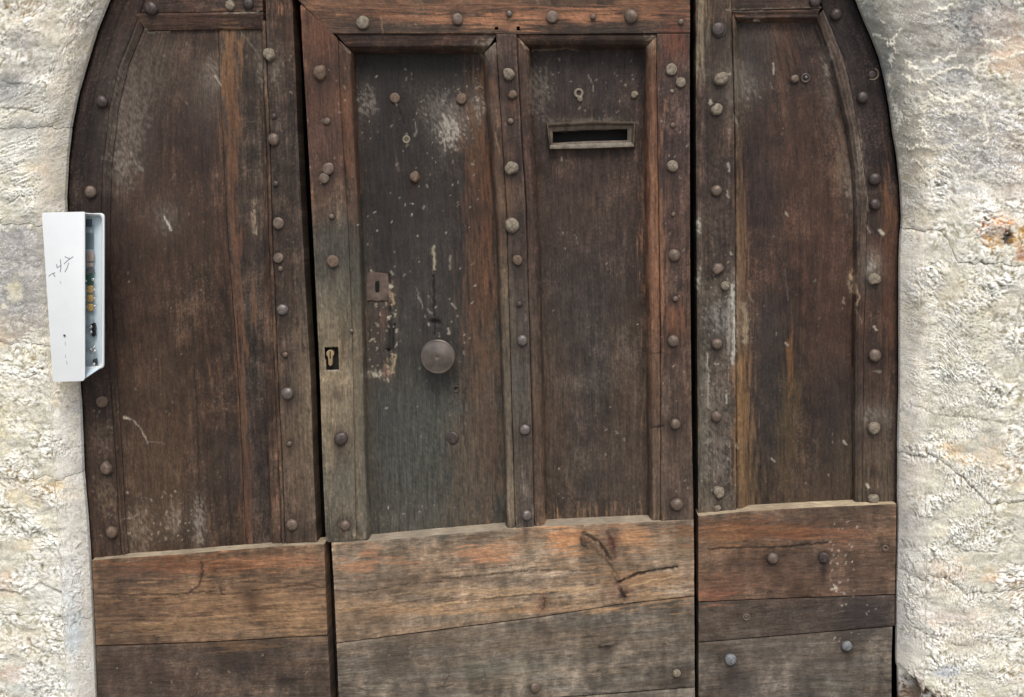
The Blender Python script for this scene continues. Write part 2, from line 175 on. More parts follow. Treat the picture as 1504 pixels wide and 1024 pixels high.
# strokes: (points, width px, rgb, alpha, depth mm)
STRK = [
 ([(186,614),(196,618),(206,628),(213,642),(217,652)],1.4,(190,178,164),.8,0), ([(182,613),(188,615)],3,(205,192,172),.9,.8),
 ([(180,762),(196,760),(204,754)],1.6,(150,138,124),.8,0), ([(217,649),(238,650)],1.2,(140,126,112),.7,0),
 ([(241,318),(246,328),(252,338)],2.2,(214,208,198),.9,.4), ([(315,112),(320,118),(325,125)],2.2,(200,192,180),.85,.3),
 ([(212,42),(219,48),(228,47),(248,47)],2.0,(176,166,152),.7,.3), ([(328,19),(350,19),(380,17)],2.2,(164,156,140),.85,.4), ([(332,41),(350,41),(356,50),(368,66),(380,82),(386,100),(388,112)],1.8,(140,128,114),.7,.3),
 ([(373,308),(374,325),(377,344)],1.6,(186,168,146),.8,.2), ([(288,562),(290,640),(293,740)],1.4,(34,26,24),.8,-1.2), ([(283,480),(286,560)],1.0,(40,30,28),.6,-.6),
 ([(176,95),(168,128),(161,162),(157,196)],1.6,(120,108,98),.6,.2),
 ([(296,826),(298,840),(293,858),(280,870)],4,(62,46,38),.75,-.4), ([(140,873),(200,874),(260,873),(330,868)],1.6,(60,50,44),.7,-1.0), ([(370,868),(420,862),(450,860),(478,864)],1.8,(56,44,38),.75,-1.2), ([(303,872),(330,874)],1.6,(60,46,40),.7,-1),([(323,862),(326,874)],2,(66,50,42),.7,-.8),
 # wicket
 ([(497,62),(512,76)],1.8,(40,32,30),.8,-1.2), ([(500,62),(514,78)],1.5,(190,178,164),.6,.3),
 ([(560,22),(562,50)],1.5,(176,140,110),.6,.2),
 ([(583,152),(588,166),(594,182)],1.6,(26,24,24),.85,-1.2), ([(579,148),(584,154)],2,(196,180,160),.85,.3), ([(608,176),(612,192),(610,200)],2.2,(140,136,128),.8,.3),
 ([(597,196),(598,214)],3.2,(130,124,104),.8,.8), ([(581,232),(586,252)],3,(120,104,94),.6,.5), ([(637,362),(638,396)],4.2,(178,168,146),.9,1.0), ([(662,376),(661,396)],2.6,(150,144,134),.75,.4), ([(611,422),(621,452)],2.2,(150,146,138),.75,.3),
 ([(637,405),(637,450),(638,470),(638,492)],2.4,(22,20,20),.9,-2.5), ([(634,472),(644,474)],7,(24,21,20),.9,-2.5), ([(628,455),(634,460)],2,(150,146,140),.7,.2), ([(658,482),(659,490)],2.4,(184,178,166),.85,.4), ([(664,447),(669,452)],2.2,(180,174,166),.85,.3),
 ([(571,404),(573,418)],2.6,(20,19,19),.9,-2), ([(574,398),(577,404)],2.4,(170,164,150),.8,.6), ([(573,418),(576,422)],4,(206,196,178),.9,1.0), ([(577,432),(578,446)],4,(186,160,130),.85,1.2), ([(574,446),(573,458)],2.4,(20,18,18),.9,-2.5), ([(571,466),(572,468)],3.4,(214,206,190),.9,.8), ([(579,478),(577,512)],2.8,(24,23,23),.9,-2.5), ([(552,474),(556,478)],2.6,(190,176,164),.8,.5),
 ([(568,515),(574,516)],4,(16,15,15),.95,-3), ([(576,520),(582,522),(579,534),(576,548)],3,(186,168,136),.85,1.4), ([(568,540),(570,552)],3,(166,124,108),.8,1.2), ([(546,546),(552,552),(556,554)],4.6,(192,186,172),.85,1.2), ([(569,555),(571,560)],2.6,(200,192,178),.8,.8),
 ([(537,455),(539,500)],1.5,(130,104,82),.6,.3), ([(672,566),(667,574)],1.8,(22,20,20),.9,-1.5),
 ([(585,90),(585,160)],1,(34,32,31),.5,-.5), ([(683,570),(680,620),(684,660)],1.6,(40,34,32),.65,-.8),
 ([(892,120),(890,140),(889,160)],1.8,(32,28,28),.8,-1.2), ([(864,110),(869,122),(872,134)],1.6,(164,156,146),.8,.2), ([(868,480),(872,500),(880,540)],1.2,(48,42,40),.7,-.6), ([(955,520),(973,518)],2.4,(60,48,42),.7,-1), ([(958,628),(974,627)],2.8,(54,42,38),.8,-1.2),
 ([(845,345),(850,360)],1,(170,160,150),.5,0), ([(993,113),(997,120)],2,(196,184,164),.8,.6),
 ([(727,196),(731,212),(735,226)],1.8,(172,136,104),.7,.3), ([(765,62),(772,70),(782,76)],2.4,(176,154,130),.7,.5), ([(783,74),(810,73),(830,71),(850,74)],1.8,(160,150,136),.6,.3), ([(780,100),(781,140),(783,170)],2,(150,140,128),.6,.3),
 ([(486,868),(530,870),(600,858),(650,855)],1.6,(70,58,50),.6,-1), ([(650,850),(700,846),(780,838),(850,838),(872,838)],1.8,(66,54,46),.7,-1.1), ([(858,784),(868,790),(880,798),(890,812),(896,822)],5,(54,46,38),.85,-2.2), ([(866,796),(880,812),(896,826),(900,842)],4,(104,84,68),.7,.5), ([(892,782),(900,800),(904,820)],6,(88,62,54),.7,-.8), ([(888,818),(902,838),(912,856)],3,(90,70,58),.6,-.8), ([(902,850),(912,866),(918,882)],6,(92,68,58),.7,-1), ([(853,790),(855,802),(862,806)],2.6,(52,46,38),.8,-1.5), ([(908,856),(930,846),(950,840),(995,833)],3.8,(36,30,26),.9,-2.5), ([(862,862),(880,856)],1.6,(60,50,44),.7,-1), ([(912,868),(920,880)],3.5,(46,36,32),.85,-1.5), ([(880,952),(898,950)],5,(54,48,42),.8,-1.5), ([(884,948),(900,946)],2,(150,140,122),.7,.5), ([(796,876),(801,884),(797,896)],2,(74,54,46),.8,-1), ([(860,783),(872,782)],3.4,(206,172,132),.85,.6),
 ([(600,950),(592,966)],3,(86,78,72),.6,-.3), ([(612,948),(598,962)],2,(90,80,74),.6,0), ([(655,970),(660,990),(652,1006)],2,(86,78,72),.6,-.3), ([(640,1012),(665,1006)],3,(78,70,66),.6,-.4), ([(790,990),(830,988)],1.8,(160,154,142),.55,0),
 ([(640,890),(700,880),(760,872),(830,866),(880,862)],2.6,(224,186,136),.8,.6), ([(655,884),(740,877),(800,873)],1.6,(90,74,62),.7,-.8), ([(660,903),(740,892),(790,888)],2,(212,172,124),.7,.5), ([(560,876),(640,866),(700,858)],2.2,(196,166,128),.6,.5), ([(510,900),(600,885),(660,876)],1.6,(84,70,60),.6,-.8), ([(925,862),(960,852),(1000,846)],3,(220,182,132),.7,.5), ([(640,842),(700,836),(760,830)],1.4,(78,66,58),.6,-.8),
 ([(200,918),(300,910),(380,900)],2,(188,150,108),.6,.5), ([(230,934),(330,926),(430,920)],1.6,(190,154,114),.6,.4), ([(380,890),(430,884),(475,886)],2,(180,144,104),.6,.4), ([(160,930),(240,924)],1.4,(80,62,52),.6,-.8),
  ([(1075,420),(1078,455),(1079,490),(1076,532)],6.5,(206,204,196),.85,.4), ([(1070,440),(1071,480),(1070,520)],4,(170,168,160),.6,.2), ([(1092,448),(1095,470),(1094,502)],8,(182,164,136),.8,.3), ([(1051,455),(1053,480)],5,(150,150,146),.55,.2),
  ([(193,225),(200,240),(210,250)],4,(150,142,134),.6,.2), ([(178,205),(186,232),(180,262)],3,(132,122,114),.5,.1),([(652,170),(660,190),(650,208)],6,(186,180,170),.6,.2), ([(664,176),(672,190)],5,(196,190,180),.6,.2),
 # right
 ([(1066,15),(1110,14),(1160,13),(1208,12)],2.2,(156,142,124),.75,.4), ([(1108,29),(1115,31)],3,(196,186,170),.85,.4), ([(1136,94),(1136,108)],3,(190,184,174),.9,.4), ([(1132,122),(1133,130)],2.4,(140,134,128),.7,.2), ([(1042,148),(1044,152)],5,(204,200,184),.9,.8), ([(1053,110),(1072,109)],2.6,(196,190,174),.8,.6), ([(1078,170),(1084,186)],2.4,(150,146,134),.7,.3), ([(1070,240),(1071,252)],2.6,(196,190,182),.75,.3), ([(1068,282),(1070,290)],2.4,(190,180,166),.75,.3),
 ([(1154,310),(1156,318)],2,(190,182,172),.8,.2), ([(1152,385),(1155,420),(1158,440)],1.4,(130,116,106),.55,.1), ([(1098,426),(1106,446)],1.6,(150,140,128),.7,.2), ([(1039,520),(1040,560),(1041,600)],2.4,(176,172,160),.7,.3), ([(1066,580),(1067,592)],3,(206,202,192),.85,.4), ([(1072,370),(1074,374)],2,(200,196,186),.8,0), ([(1154,504),(1156,508)],3,(200,194,182),.85,.3), ([(1133,674),(1138,677)],2.6,(190,184,172),.85,.3), ([(1082,654),(1083,660)],3.4,(200,186,160),.85,.4),
 ([(1198,34),(1208,62),(1219,98)],2.2,(150,138,126),.75,.4), ([(1219,98),(1232,146),(1242,180)],1.6,(122,110,102),.65,.3), ([(1212,22),(1226,60),(1240,100)],1.6,(138,126,116),.7,.3), ([(1260,200),(1267,240),(1272,280),(1274,310)],2,(160,148,134),.75,.4), ([(1238,96),(1250,140),(1256,170)],1.6,(130,118,106),.65,.2),
 ([(1252,408),(1256,420),(1262,436),(1258,448)],4,(186,160,130),.85,.6), ([(1247,414),(1249,424)],4,(150,134,118),.75,.5), ([(1239,438),(1240,446)],3,(164,148,124),.75,.4), ([(1272,328),(1284,338),(1292,348)],1.6,(36,34,34),.8,-1), ([(1272,332),(1278,342)],1.8,(170,160,150),.7,.2), ([(1293,340),(1297,344)],4.4,(220,212,198),.95,.8), ([(1284,480),(1288,486)],2.4,(214,206,196),.9,.3), ([(1252,540),(1253,600),(1254,680)],1.6,(130,120,108),.6,.3), ([(1255,450),(1265,474)],1.8,(150,134,120),.6,.2), ([(1272,712),(1277,716)],3.4,(214,206,190),.95,.4), ([(1239,648),(1243,654)],2.6,(204,196,184),.85,.2), ([(1286,736),(1290,738)],2,(160,150,140),.7,.2), ([(1284,545),(1294,546)],3,(150,142,132),.75,.3), ([(1262,730),(1264,746)],4,(120,118,100),.5,.2),
 ([(1040,807),(1090,805),(1150,804),(1190,800),(1216,797)],1.8,(46,36,32),.85,-1.6), ([(1236,812),(1315,812)],1.2,(70,56,50),.5,-.6), ([(1060,908),(1100,906),(1110,906)],1.2,(56,48,44),.5,-.5), ([(1200,904),(1240,898)],2,(110,104,100),.6,.1), ([(1284,955),(1296,964),(1302,972)],1.6,(150,144,134),.7,.1), ([(1100,1012),(1130,1002),(1148,985),(1146,960)],3,(84,78,74),.35,0),
 ([(1222,866),(1228,864),(1224,860)],3,(214,202,188),.9,.3), ([(1238,872),(1241,873)],3,(220,210,196),.9,.2), ([(1285,805),(1290,803)],0.1,(0,0,0),0,0),
]
FLECK = []
for (u0, u1, v0, v1, n, c) in [(525,705,90,330,70,(196,188,176)), (540,700,330,560,46,(190,182,170)), (560,720,560,760,16,(180,174,164)),
        (790,940,85,170,26,(170,162,152)), (800,940,230,740,16,(190,184,174)), (160,320,60,400,22,(150,140,130)), (170,340,400,790,22,(150,138,124)), (185,300,720,795,40,(190,178,160)),
        (1030,1080,370,740,60,(178,174,164)), (1100,1250,60,740,30,(150,140,128)), (1215,1260,765,880,34,(222,206,190)), (1225,1290,880,960,14,(190,186,180)), (970,1012,110,740,26,(176,166,154)),
        (450,530,90,340,20,(180,160,146)), (540,582,395,560,40,(206,192,174)), (500,1010,800,900,50,(196,156,120)), (500,1010,940,1024,24,(160,152,138)), (150,470,830,1024,30,(170,150,126)), (130,175,560,800,26,(150,138,124)), (380,440,60,140,20,(164,152,138))]:
    for k in range(n):
        a = RND.uniform(-.9, 1.1) + math.pi / 2; L = RND.choice([.6, 1, 1.5, 3.5]); u = RND.uniform(u0, u1); v = RND.uniform(v0, v1)
        FLECK.append(([(u, v), (u + L * math.cos(a), v + L * math.sin(a))], RND.uniform(1.2, 2.1), c, RND.uniform(.35, .95), .15))

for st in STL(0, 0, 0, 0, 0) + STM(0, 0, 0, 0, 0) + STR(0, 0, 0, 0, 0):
    if st[2] > 3.5:                      # dirt ring with painted contact shadow round each stud, rust streak below
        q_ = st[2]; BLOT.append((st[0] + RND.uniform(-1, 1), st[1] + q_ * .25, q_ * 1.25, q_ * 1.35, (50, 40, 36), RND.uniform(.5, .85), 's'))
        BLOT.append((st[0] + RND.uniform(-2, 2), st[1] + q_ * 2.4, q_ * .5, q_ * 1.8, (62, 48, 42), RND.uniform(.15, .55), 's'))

def paint(u, v, cc, aa, col, hgt, seed):
    u0, u1, v0, v1 = u.min(), u.max(), v.min(), v.max()
    n1 = fbm((u * .55 + v * .83) / 9., (u * .83 - v * .55) / 3.4, 901, 3)
    n2 = fbm(cc / 4.0, aa / 55.0, seed + 5, 3)
    n1b = fbm((u * .8 + v * .3) / 9., (v - .3 * u) / 12., 903, 3)
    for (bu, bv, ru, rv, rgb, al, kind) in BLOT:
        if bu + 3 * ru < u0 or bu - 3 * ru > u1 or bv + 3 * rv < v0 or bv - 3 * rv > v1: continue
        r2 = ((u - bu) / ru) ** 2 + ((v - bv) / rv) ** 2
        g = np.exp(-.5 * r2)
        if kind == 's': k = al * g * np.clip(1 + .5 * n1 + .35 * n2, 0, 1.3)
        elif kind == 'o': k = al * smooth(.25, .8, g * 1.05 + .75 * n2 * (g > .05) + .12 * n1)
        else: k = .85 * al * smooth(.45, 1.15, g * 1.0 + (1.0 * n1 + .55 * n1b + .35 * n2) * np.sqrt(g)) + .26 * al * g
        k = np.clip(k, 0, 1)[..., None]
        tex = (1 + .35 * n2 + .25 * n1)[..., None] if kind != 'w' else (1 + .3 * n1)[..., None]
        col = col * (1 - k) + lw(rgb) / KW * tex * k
    wa = fbm(u / 9., v / 9., 777, 3); wb_ = fbm(u / 9., v / 9., 778, 3)
    for (pts, wd, rgb, al, dp) in STRK + FLECK:
        pu = [p[0] for p in pts]; pv = [p[1] for p in pts]; m = wd + 4
        if max(pu) + m < u0 or min(pu) - m > u1 or max(pv) + m < v0 or min(pv) - m > v1: continue
        sel = (u > min(pu) - m) & (u < max(pu) + m) & (v > min(pv) - m) & (v < max(pv) + m)
        if not sel.any(): continue
        us, vs = u[sel] + 1.5 * wa[sel], v[sel] + 1.5 * wb_[sel]; dd = np.full(us.shape, 1e9)
        for i in range(len(pts) - 1):
            ax, ay = pts[i]; bx, by = pts[i + 1]; L2 = (bx - ax) ** 2 + (by - ay) ** 2 + 1e-9
            t = np.clip(((us - ax) * (bx - ax) + (vs - ay) * (by - ay)) / L2, 0, 1)
            dd = np.minimum(dd, np.hypot(us - ax - t * (bx - ax), vs - ay - t * (by - ay)))
        jit = np.clip(1 + .9 * n1[sel] + .6 * wa[sel], .25, 2)
        k = al * smooth(1.0, .25, dd / (wd * .62 * jit + .35))
        cs = col[sel]; col[sel] = cs * (1 - k[:, None]) + lw(rgb) / KW * k[:, None]
        hgt[sel] += 1.8 * dp * smooth(1.1, .2, dd / (wd * .7 + .3))
    return col, hgt

# ------------------------------------------------------------------ materials
def new_mat(name):
    m = bpy.data.materials.new(name); m.use_nodes = True
    return m, m.node_tree, m.node_tree.nodes['Principled BSDF']

def wood_mat(name, sc=1.0, rough=.72, comb=1.0):
    m, t, b = new_mat(name); N = t.nodes; L = t.links
    at = N.new('ShaderNodeAttribute'); at.attribute_name = 'Col'
    gr = N.new('ShaderNodeAttribute'); gr.attribute_name = 'grain'
    mp = N.new('ShaderNodeMapping'); mp.inputs['Scale'].default_value = (.85, .035 if comb == 1 else .09, 1)
    L.new(gr.outputs['Vector'], mp.inputs[0])
    n1 = N.new('ShaderNodeTexNoise'); n1.inputs['Scale'].default_value = 1.0; n1.inputs['Detail'].default_value = 5; n1.inputs['Roughness'].default_value = .65
    L.new(mp.outputs[0], n1.inputs['Vector'])
    mp2 = N.new('ShaderNodeMapping'); mp2.inputs['Scale'].default_value = (.30, .13 if comb == 1 else .07, 1)
    L.new(gr.outputs['Vector'], mp2.inputs[0])
    n2 = N.new('ShaderNodeTexNoise'); n2.inputs['Scale'].default_value = 1.0; n2.inputs['Detail'].default_value = 6; n2.inputs['Roughness'].default_value = .7
    L.new(mp2.outputs[0], n2.inputs['Vector'])
    r1 = N.new('ShaderNodeMapRange'); r1.inputs[1].default_value = .3; r1.inputs[2].default_value = .7; r1.inputs[3].default_value = 1 - .34 * comb; r1.inputs[4].default_value = 1 + .36 * comb
    L.new(n1.outputs[0], r1.inputs[0])
    r2 = N.new('ShaderNodeMapRange'); r2.inputs[1].default_value = .3; r2.inputs[2].default_value = .7; r2.inputs[3].default_value = .62; r2.inputs[4].default_value = 1.38
    L.new(n2.outputs[0], r2.inputs[0])
    mu = N.new('ShaderNodeMath'); mu.operation = 'MULTIPLY'; L.new(r1.outputs[0], mu.inputs[0]); L.new(r2.outputs[0], mu.inputs[1])
    vm = N.new('ShaderNodeVectorMath'); vm.operation = 'SCALE'; L.new(at.outputs['Color'], vm.inputs[0]); L.new(mu.outputs[0], vm.inputs['Scale'])
    L.new(vm.outputs[0], b.inputs['Base Color'])
    ad = N.new('ShaderNodeMath'); ad.operation = 'ADD'; L.new(n1.outputs[0], ad.inputs[0]); L.new(n2.outputs[0], ad.inputs[1])
    bp = N.new('ShaderNodeBump'); bp.inputs['Strength'].default_value = .75; bp.inputs['Distance'].default_value = .0022
    L.new(ad.outputs[0], bp.inputs['Height']); L.new(bp.outputs[0], b.inputs['Normal'])
    rr = N.new('ShaderNodeMapRange'); rr.inputs[1].default_value = .3; rr.inputs[2].default_value = .7; rr.inputs[3].default_value = rough - .14; rr.inputs[4].default_value = rough + .16
    L.new(n2.outputs[0], rr.inputs[0]); L.new(rr.outputs[0], b.inputs['Roughness'])
    b.inputs['Specular IOR Level'].default_value = .32
    return m

def stone_mat():
    m, t, b = new_mat('limestone'); N = t.nodes; L = t.links
    at = N.new('ShaderNodeAttribute'); at.attribute_name = 'Col'
    gr = N.new('ShaderNodeAttribute'); gr.attribute_name = 'grain'
    n1 = N.new('ShaderNodeTexNoise'); n1.inputs['Scale'].default_value = .38; n1.inputs['Detail'].default_value = 6; n1.inputs['Roughness'].default_value = .72
    n1.inputs['Distortion'].default_value = .6
    L.new(gr.outputs['Vector'], n1.inputs['Vector'])
    r1 = N.new('ShaderNodeMapRange'); r1.inputs[1].default_value = .3; r1.inputs[2].default_value = .65; r1.inputs[3].default_value = .70; r1.inputs[4].default_value = 1.16
    L.new(n1.outputs[0], r1.inputs[0])
    vm = N.new('ShaderNodeVectorMath'); vm.operation = 'SCALE'; L.new(at.outputs['Color'], vm.inputs[0]); L.new(r1.outputs[0], vm.inputs['Scale'])
    L.new(vm.outputs[0], b.inputs['Base Color'])
    bp = N.new('ShaderNodeBump'); bp.inputs['Strength'].default_value = .8; bp.inputs['Distance'].default_value = .004
    L.new(n1.outputs[0], bp.inputs['Height']); L.new(bp.outputs[0], b.inputs['Normal'])
    b.inputs['Roughness'].default_value = .93; b.inputs['Specular IOR Level'].default_value = .2
    return m

def plain_mat(name, rgb_, rough=.6, metal=0.0, var=.2, scale=60, bump=.3, bd=.001, col2=None, spec=.4):
    m, t, b = new_mat(name); N = t.nodes; L = t.links
    dim = .70 if 'white' not in name and 'blue' not in name else 1.0; rgb = rgb_
    tc = N.new('ShaderNodeTexCoord')
    n = N.new('ShaderNodeTexNoise'); n.inputs['Scale'].default_value = scale; n.inputs['Detail'].default_value = 6; n.inputs['Roughness'].default_value = .65
    L.new(tc.outputs['Object'], n.inputs['Vector'])
    cr = N.new('ShaderNodeValToRGB'); c = lin(rgb) * dim
    c2 = c * (1 + var) if col2 is None else lin(col2) * dim
    cr.color_ramp.elements[0].position = .35; cr.color_ramp.elements[1].position = .66
    cr.color_ramp.elements[0].color = (*(c * (1 - var)), 1); cr.color_ramp.elements[1].color = (*np.clip(c2, 0, 1), 1)
    L.new(n.outputs[0], cr.inputs[0]); L.new(cr.outputs[0], b.inputs['Base Color'])
    bp = N.new('ShaderNodeBump'); bp.inputs['Strength'].default_value = bump; bp.inputs['Distance'].default_value = bd
    L.new(n.outputs[0], bp.inputs['Height']); L.new(bp.outputs[0], b.inputs['Normal'])
    b.inputs['Roughness'].default_value = rough; b.inputs['Metallic'].default_value = metal; b.inputs['Specular IOR Level'].default_value = spec
    return m

WOOD = wood_mat('old_wood')
WOODR = wood_mat('bare_plank', rough=.85, comb=.7)
STONE = stone_mat()
STUDM = [plain_mat('iron_stud_dull', (114, 97, 84), .5, .25, .3, 1.9, .55, .0012, (140, 122, 106)),
         plain_mat('iron_stud_rusty', (108, 90, 74), .65, .1, .3, 2.2, .6, .0012, (136, 112, 92)),
         plain_mat('iron_stud_chalky', (124, 110, 92), .75, 0, .35, 2.0, .8, .0016, (170, 158, 136)),
         plain_mat('iron_stud_dark', (76, 66, 62), .45, .3, .3, 2.2, .55, .0012, (104, 92, 86)),
         plain_mat('iron_stud_steel', (118, 108, 100), .38, .3, .3, 2.0, .6, .0012, (142, 132, 126)),
         plain_mat('iron_stud_grey', (124, 128, 130), .55, .2, .35, 2.2, .8, .0014, (156, 158, 158))]

# ------------------------------------------------------------------ scene helpers
COL = S.collection
def link(o, parent=None):
    COL.objects.link(o)
    if parent is not None: o.parent = parent
    return o
def thing(name, label, cat, loc, group=None):
    o = bpy.data.objects.new(name, None); COL.objects.link(o); o.location = loc; o.empty_display_size = .1
    o['label'] = label; o['category'] = cat
    if group: o['group'] = group
    return o
def raw_mesh(name, V, faces4, mat, parent=None, col=None, grain=None, smooth_=True):
    V = np.asarray(V, np.float32)
    if parent is not None: V = V - np.array(parent.location, np.float32)
    me = bpy.data.meshes.new(name); n = len(V); f = np.asarray(faces4, np.int32); k = f.shape[1]
    me.vertices.add(n); me.vertices.foreach_set('co', V.ravel())
    me.loops.add(f.size); me.loops.foreach_set('vertex_index', f.ravel())
    me.polygons.add(len(f)); me.polygons.foreach_set('loop_start', np.arange(0, f.size, k, dtype=np.int32))
    me.polygons.foreach_set('use_smooth', np.full(len(f), smooth_, bool))
    me.update(calc_edges=True)
    if col is not None:
        a = me.attributes.new('Col', 'FLOAT_COLOR', 'POINT')
        c4 = np.ones((n, 4), np.float32); c4[:, :3] = np.clip(col, 0.002, .95); a.data.foreach_set('color', c4.ravel())
    if grain is not None:
        a = me.attributes.new('grain', 'FLOAT_VECTOR', 'POINT'); a.data.foreach_set('vector', np.asarray(grain, np.float32).ravel())
    me.materials.append(mat)
    o = bpy.data.objects.new(name, me)
    return link(o, parent)

def fn(c, axis):
    """a constant or a polyline of (u, v) as a function along the axis"""
    if isinstance(c, (int, float)): return lambda t: np.full(np.shape(t), float(c))
    if callable(c): return c
    pts = sorted(c, key=lambda p: p[1] if axis == 'v' else p[0])
    k = np.array([p[1] if axis == 'v' else p[0] for p in pts], float); q = np.array([p[0] if axis == 'v' else p[1] for p in pts], float)
    def g(t):
        r = np.interp(t, k, q)
        if len(k) > 1:
            r = np.where(t < k[0], q[0] + (t - k[0]) * (q[1] - q[0]) / (k[1] - k[0] + 1e-9), r)
            r = np.where(t > k[-1], q[-1] + (t - k[-1]) * (q[-1] - q[-2]) / (k[-1] - k[-2] + 1e-9), r)
        return r
    return g

def samples(a, b, lo, hi, step, coarse=14):
    """positions 0..1 along a..b, fine inside lo..hi, with extra rows close to both ends"""
    L = b - a; out = [a, a + .7, a + 1.7]; p = a + 3
    while p < b - 3:
        out.append(p); p += step if (lo - 6 < p < hi + 6) else coarse
    out += [b - 1.7, b - .7, b]
    out = sorted(x for x in out if a <= x <= b)
    return (np.array(out) - a) / L

def in_poly(u, v, poly):
    r = np.zeros(u.shape, bool); n = len(poly)
    for i in range(n):
        x0, y0 = poly[i]; x1, y1 = poly[(i + 1) % n]
        c = ((y0 > v) != (y1 > v)) & (u < (x1 - x0) * (v - y0) / (y1 - y0 + 1e-12) + x0)
        r ^= c
    return r

_seed = [100]
def sheet(name, parent, UL, UR, VT, VB, d, th, base, grain='v', step=1.5, bev=1.1, prof=None, amp=.5, holes=(), wob=.55,
          mat=None, top=None, colf=None, hf=None, round_=0, label=None, wear=.32, crack=.5, var=1.0):
    _seed[0] += 13; seed = _seed[0]
    fl, fr, ft, fb = fn(UL, 'v'), fn(UR, 'v'), fn(VT, 'u'), fn(VB, 'u')
    # extents
    v0 = 0.0; u0 = 0.0
    uu = np.array([500.]); 
    um = 0.0
    va, vb = 0., 1000.
    for _ in range(6):
        um = .5 * (fl(np.array(.5 * (va + vb))) + fr(np.array(.5 * (va + vb))))
        va = float(ft(np.array(um))); vb = float(fb(np.array(um)))
    vm = .5 * (va + vb); ua = float(fl(np.array(vm))); ub = float(fr(np.array(vm)))
    S_ = samples(ua, ub, 0, 1504, step); T_ = samples(va, vb, 0, 1024, step)
    s, t = np.meshgrid(S_, T_)
    u = ua + (ub - ua) * s; v = va + (vb - va) * t
    wl = wob * (.5 + .5 * np.abs(fbm(v / 30., v * 0 + seed, seed + 1, 3)) * 1.6); wr = wob * (.5 + .8 * np.abs(fbm(v / 30., v * 0 + seed, seed + 2, 3)))
    for _ in range(10):
        wt = wob * (.5 + .8 * np.abs(fbm(u / 40., u * 0 + seed, seed + 3, 3))); wb = wob * (.5 + .8 * np.abs(fbm(u / 40., u * 0 + seed, seed + 4, 3)))
        tv0 = ft(u) + wt; tv1 = fb(u) - wb
        v = tv0 * (1 - t) + tv1 * t
        l = fl(v) + wl; r = fr(v) - wr
        if round_:
            e = np.minimum(v - tv0, tv1 - v); rr = round_ - np.sqrt(np.maximum(round_ ** 2 - np.clip(round_ - e, 0, round_) ** 2, 0))
            l = l + rr; r = r - rr
        u = l * (1 - s) + r * s
    wpx = (r - l); hpx = (tv1 - tv0)
    el, er, et, eb = s * wpx, (1 - s) * wpx, t * hpx, (1 - t) * hpx
    if grain == 'v': cc, aa = (s * np.mean(wpx) + seed * 7.3), v + seed * 31.
    else: cc, aa = (v - .06 * (752 - u) * 0 + (t * np.mean(hpx) - v) * .8 + seed * 7.3), u + seed * 31.
    # the grain wanders
    cw = cc + 5 * fbm(aa / 160., cc / 60., seed + 8, 2)
    g1 = fbm(cw / 2.0, aa / 42., seed + 11, 4); g2 = fbm(cw / 8.0, aa / 170., seed + 12, 4); g3 = fbm(u / 60., v / 80., seed + 13, 4)
    g4 = fbm(cw / 18., aa / 120., seed + 14, 3); g5 = fbm(u / 3.6, v / 4.6, seed + 15, 2); g6 = fbm(u / 14., v / 22., seed + 16, 3)
    if isinstance(base, list):
        kv = np.array([b[0] for b in base], float); kc = np.array([lw(b[1]) for b in base]) / KW
        vv = v if grain == 'v' else u
        col = np.stack([np.interp(vv + 14 * g3, kv, kc[:, i]) for i in range(3)], -1)
    else: col = np.ones(u.shape + (3,)) * lw(base) / KW
    if mat is not None: g1 = g1 * .6; g2 = g2 * .8; g5 = g5 * .5; g6 = g6 * .8
    col = col * np.exp(var * (.44 * g1 + .44 * g2 + .70 * g3 + .42 * g5 + .66 * g6 - (.06 if mat is not None else .14)))[..., None]
    hue = np.clip(.5 + .9 * g4, 0, 1)[..., None]
    col = col * (np.array([.955, 1.0, 1.04]) * (1 - hue) + np.array([1.06, .99, .93]) * hue)
    h = amp * (.7 * g1 + .9 * g2 + .6 * g5 + .6 * g6)
    g7 = fbm(cw / 4.5, aa / 300., seed + 33, 3) * (.55 if mat is not None else 1); st7 = (smooth(.22, .55, g7) * .42 - smooth(.2, .6, -g7) * .30)
    col = col * (1 + st7[..., None] * np.array([1.06, 1.0, .92]))
    dust = smooth(.30, .75, fbm(u / 2.6, v / 3.4, seed + 30, 2) + .5 * g3) * .16
    col = col + lw((170, 156, 140)) / KW * dust[..., None]
    gou = smooth(.42, .62, noise(cc / 5.5, aa / 26., seed + 31)) * smooth(-.1, .4, g3 + g6)
    col = col * (1 - .35 * gou)[..., None]
    # drying checks along the grain
    cn = np.abs(noise(cw / 15., aa / 330., seed + 20)); ck = smooth(.022, .006, cn) * smooth(0, .25, noise(cw / 40., aa / 140., seed + 21)) * crack
    h -= 1.3 * ck; col *= (1 - .55 * ck)[..., None]
    pr = np.zeros(u.shape)
    if prof is not None:
        x = s if grain == 'v' else t
        pr = np.interp(x, [p[0] for p in prof], [p[1] for p in prof])
    edge = np.minimum(np.minimum(el, er), np.minimum(et, eb))
    # worn, slightly paler arrises
    wk = (wear * smooth(4.5, 0.5, edge + 2 * g3) * np.clip(.6 + g1, 0, 1.4))[..., None]
    col = col * (1 - wk) + np.maximum(col * 1.9, .02) * wk
    if colf is not None: col, h = colf(u, v, col, h, seed)
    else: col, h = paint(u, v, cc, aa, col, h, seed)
    hb = bev * (smooth(2.4, 0, edge) ** 1.5)
    if hf is not None: h = h + hf(u, v, edge)
    x, y, z = P(u, v, d + pr / 1000.)
    y = y - (h - hb) / 1000.
    nv, nu = u.shape
    V = np.stack([x, y, z], -1).reshape(-1, 3); idx = np.arange(nu * nv).reshape(nv, nu)
    q = np.stack([idx[1:, :-1], idx[1:, 1:], idx[:-1, 1:], idx[:-1, :-1]], -1).reshape(-1, 4)
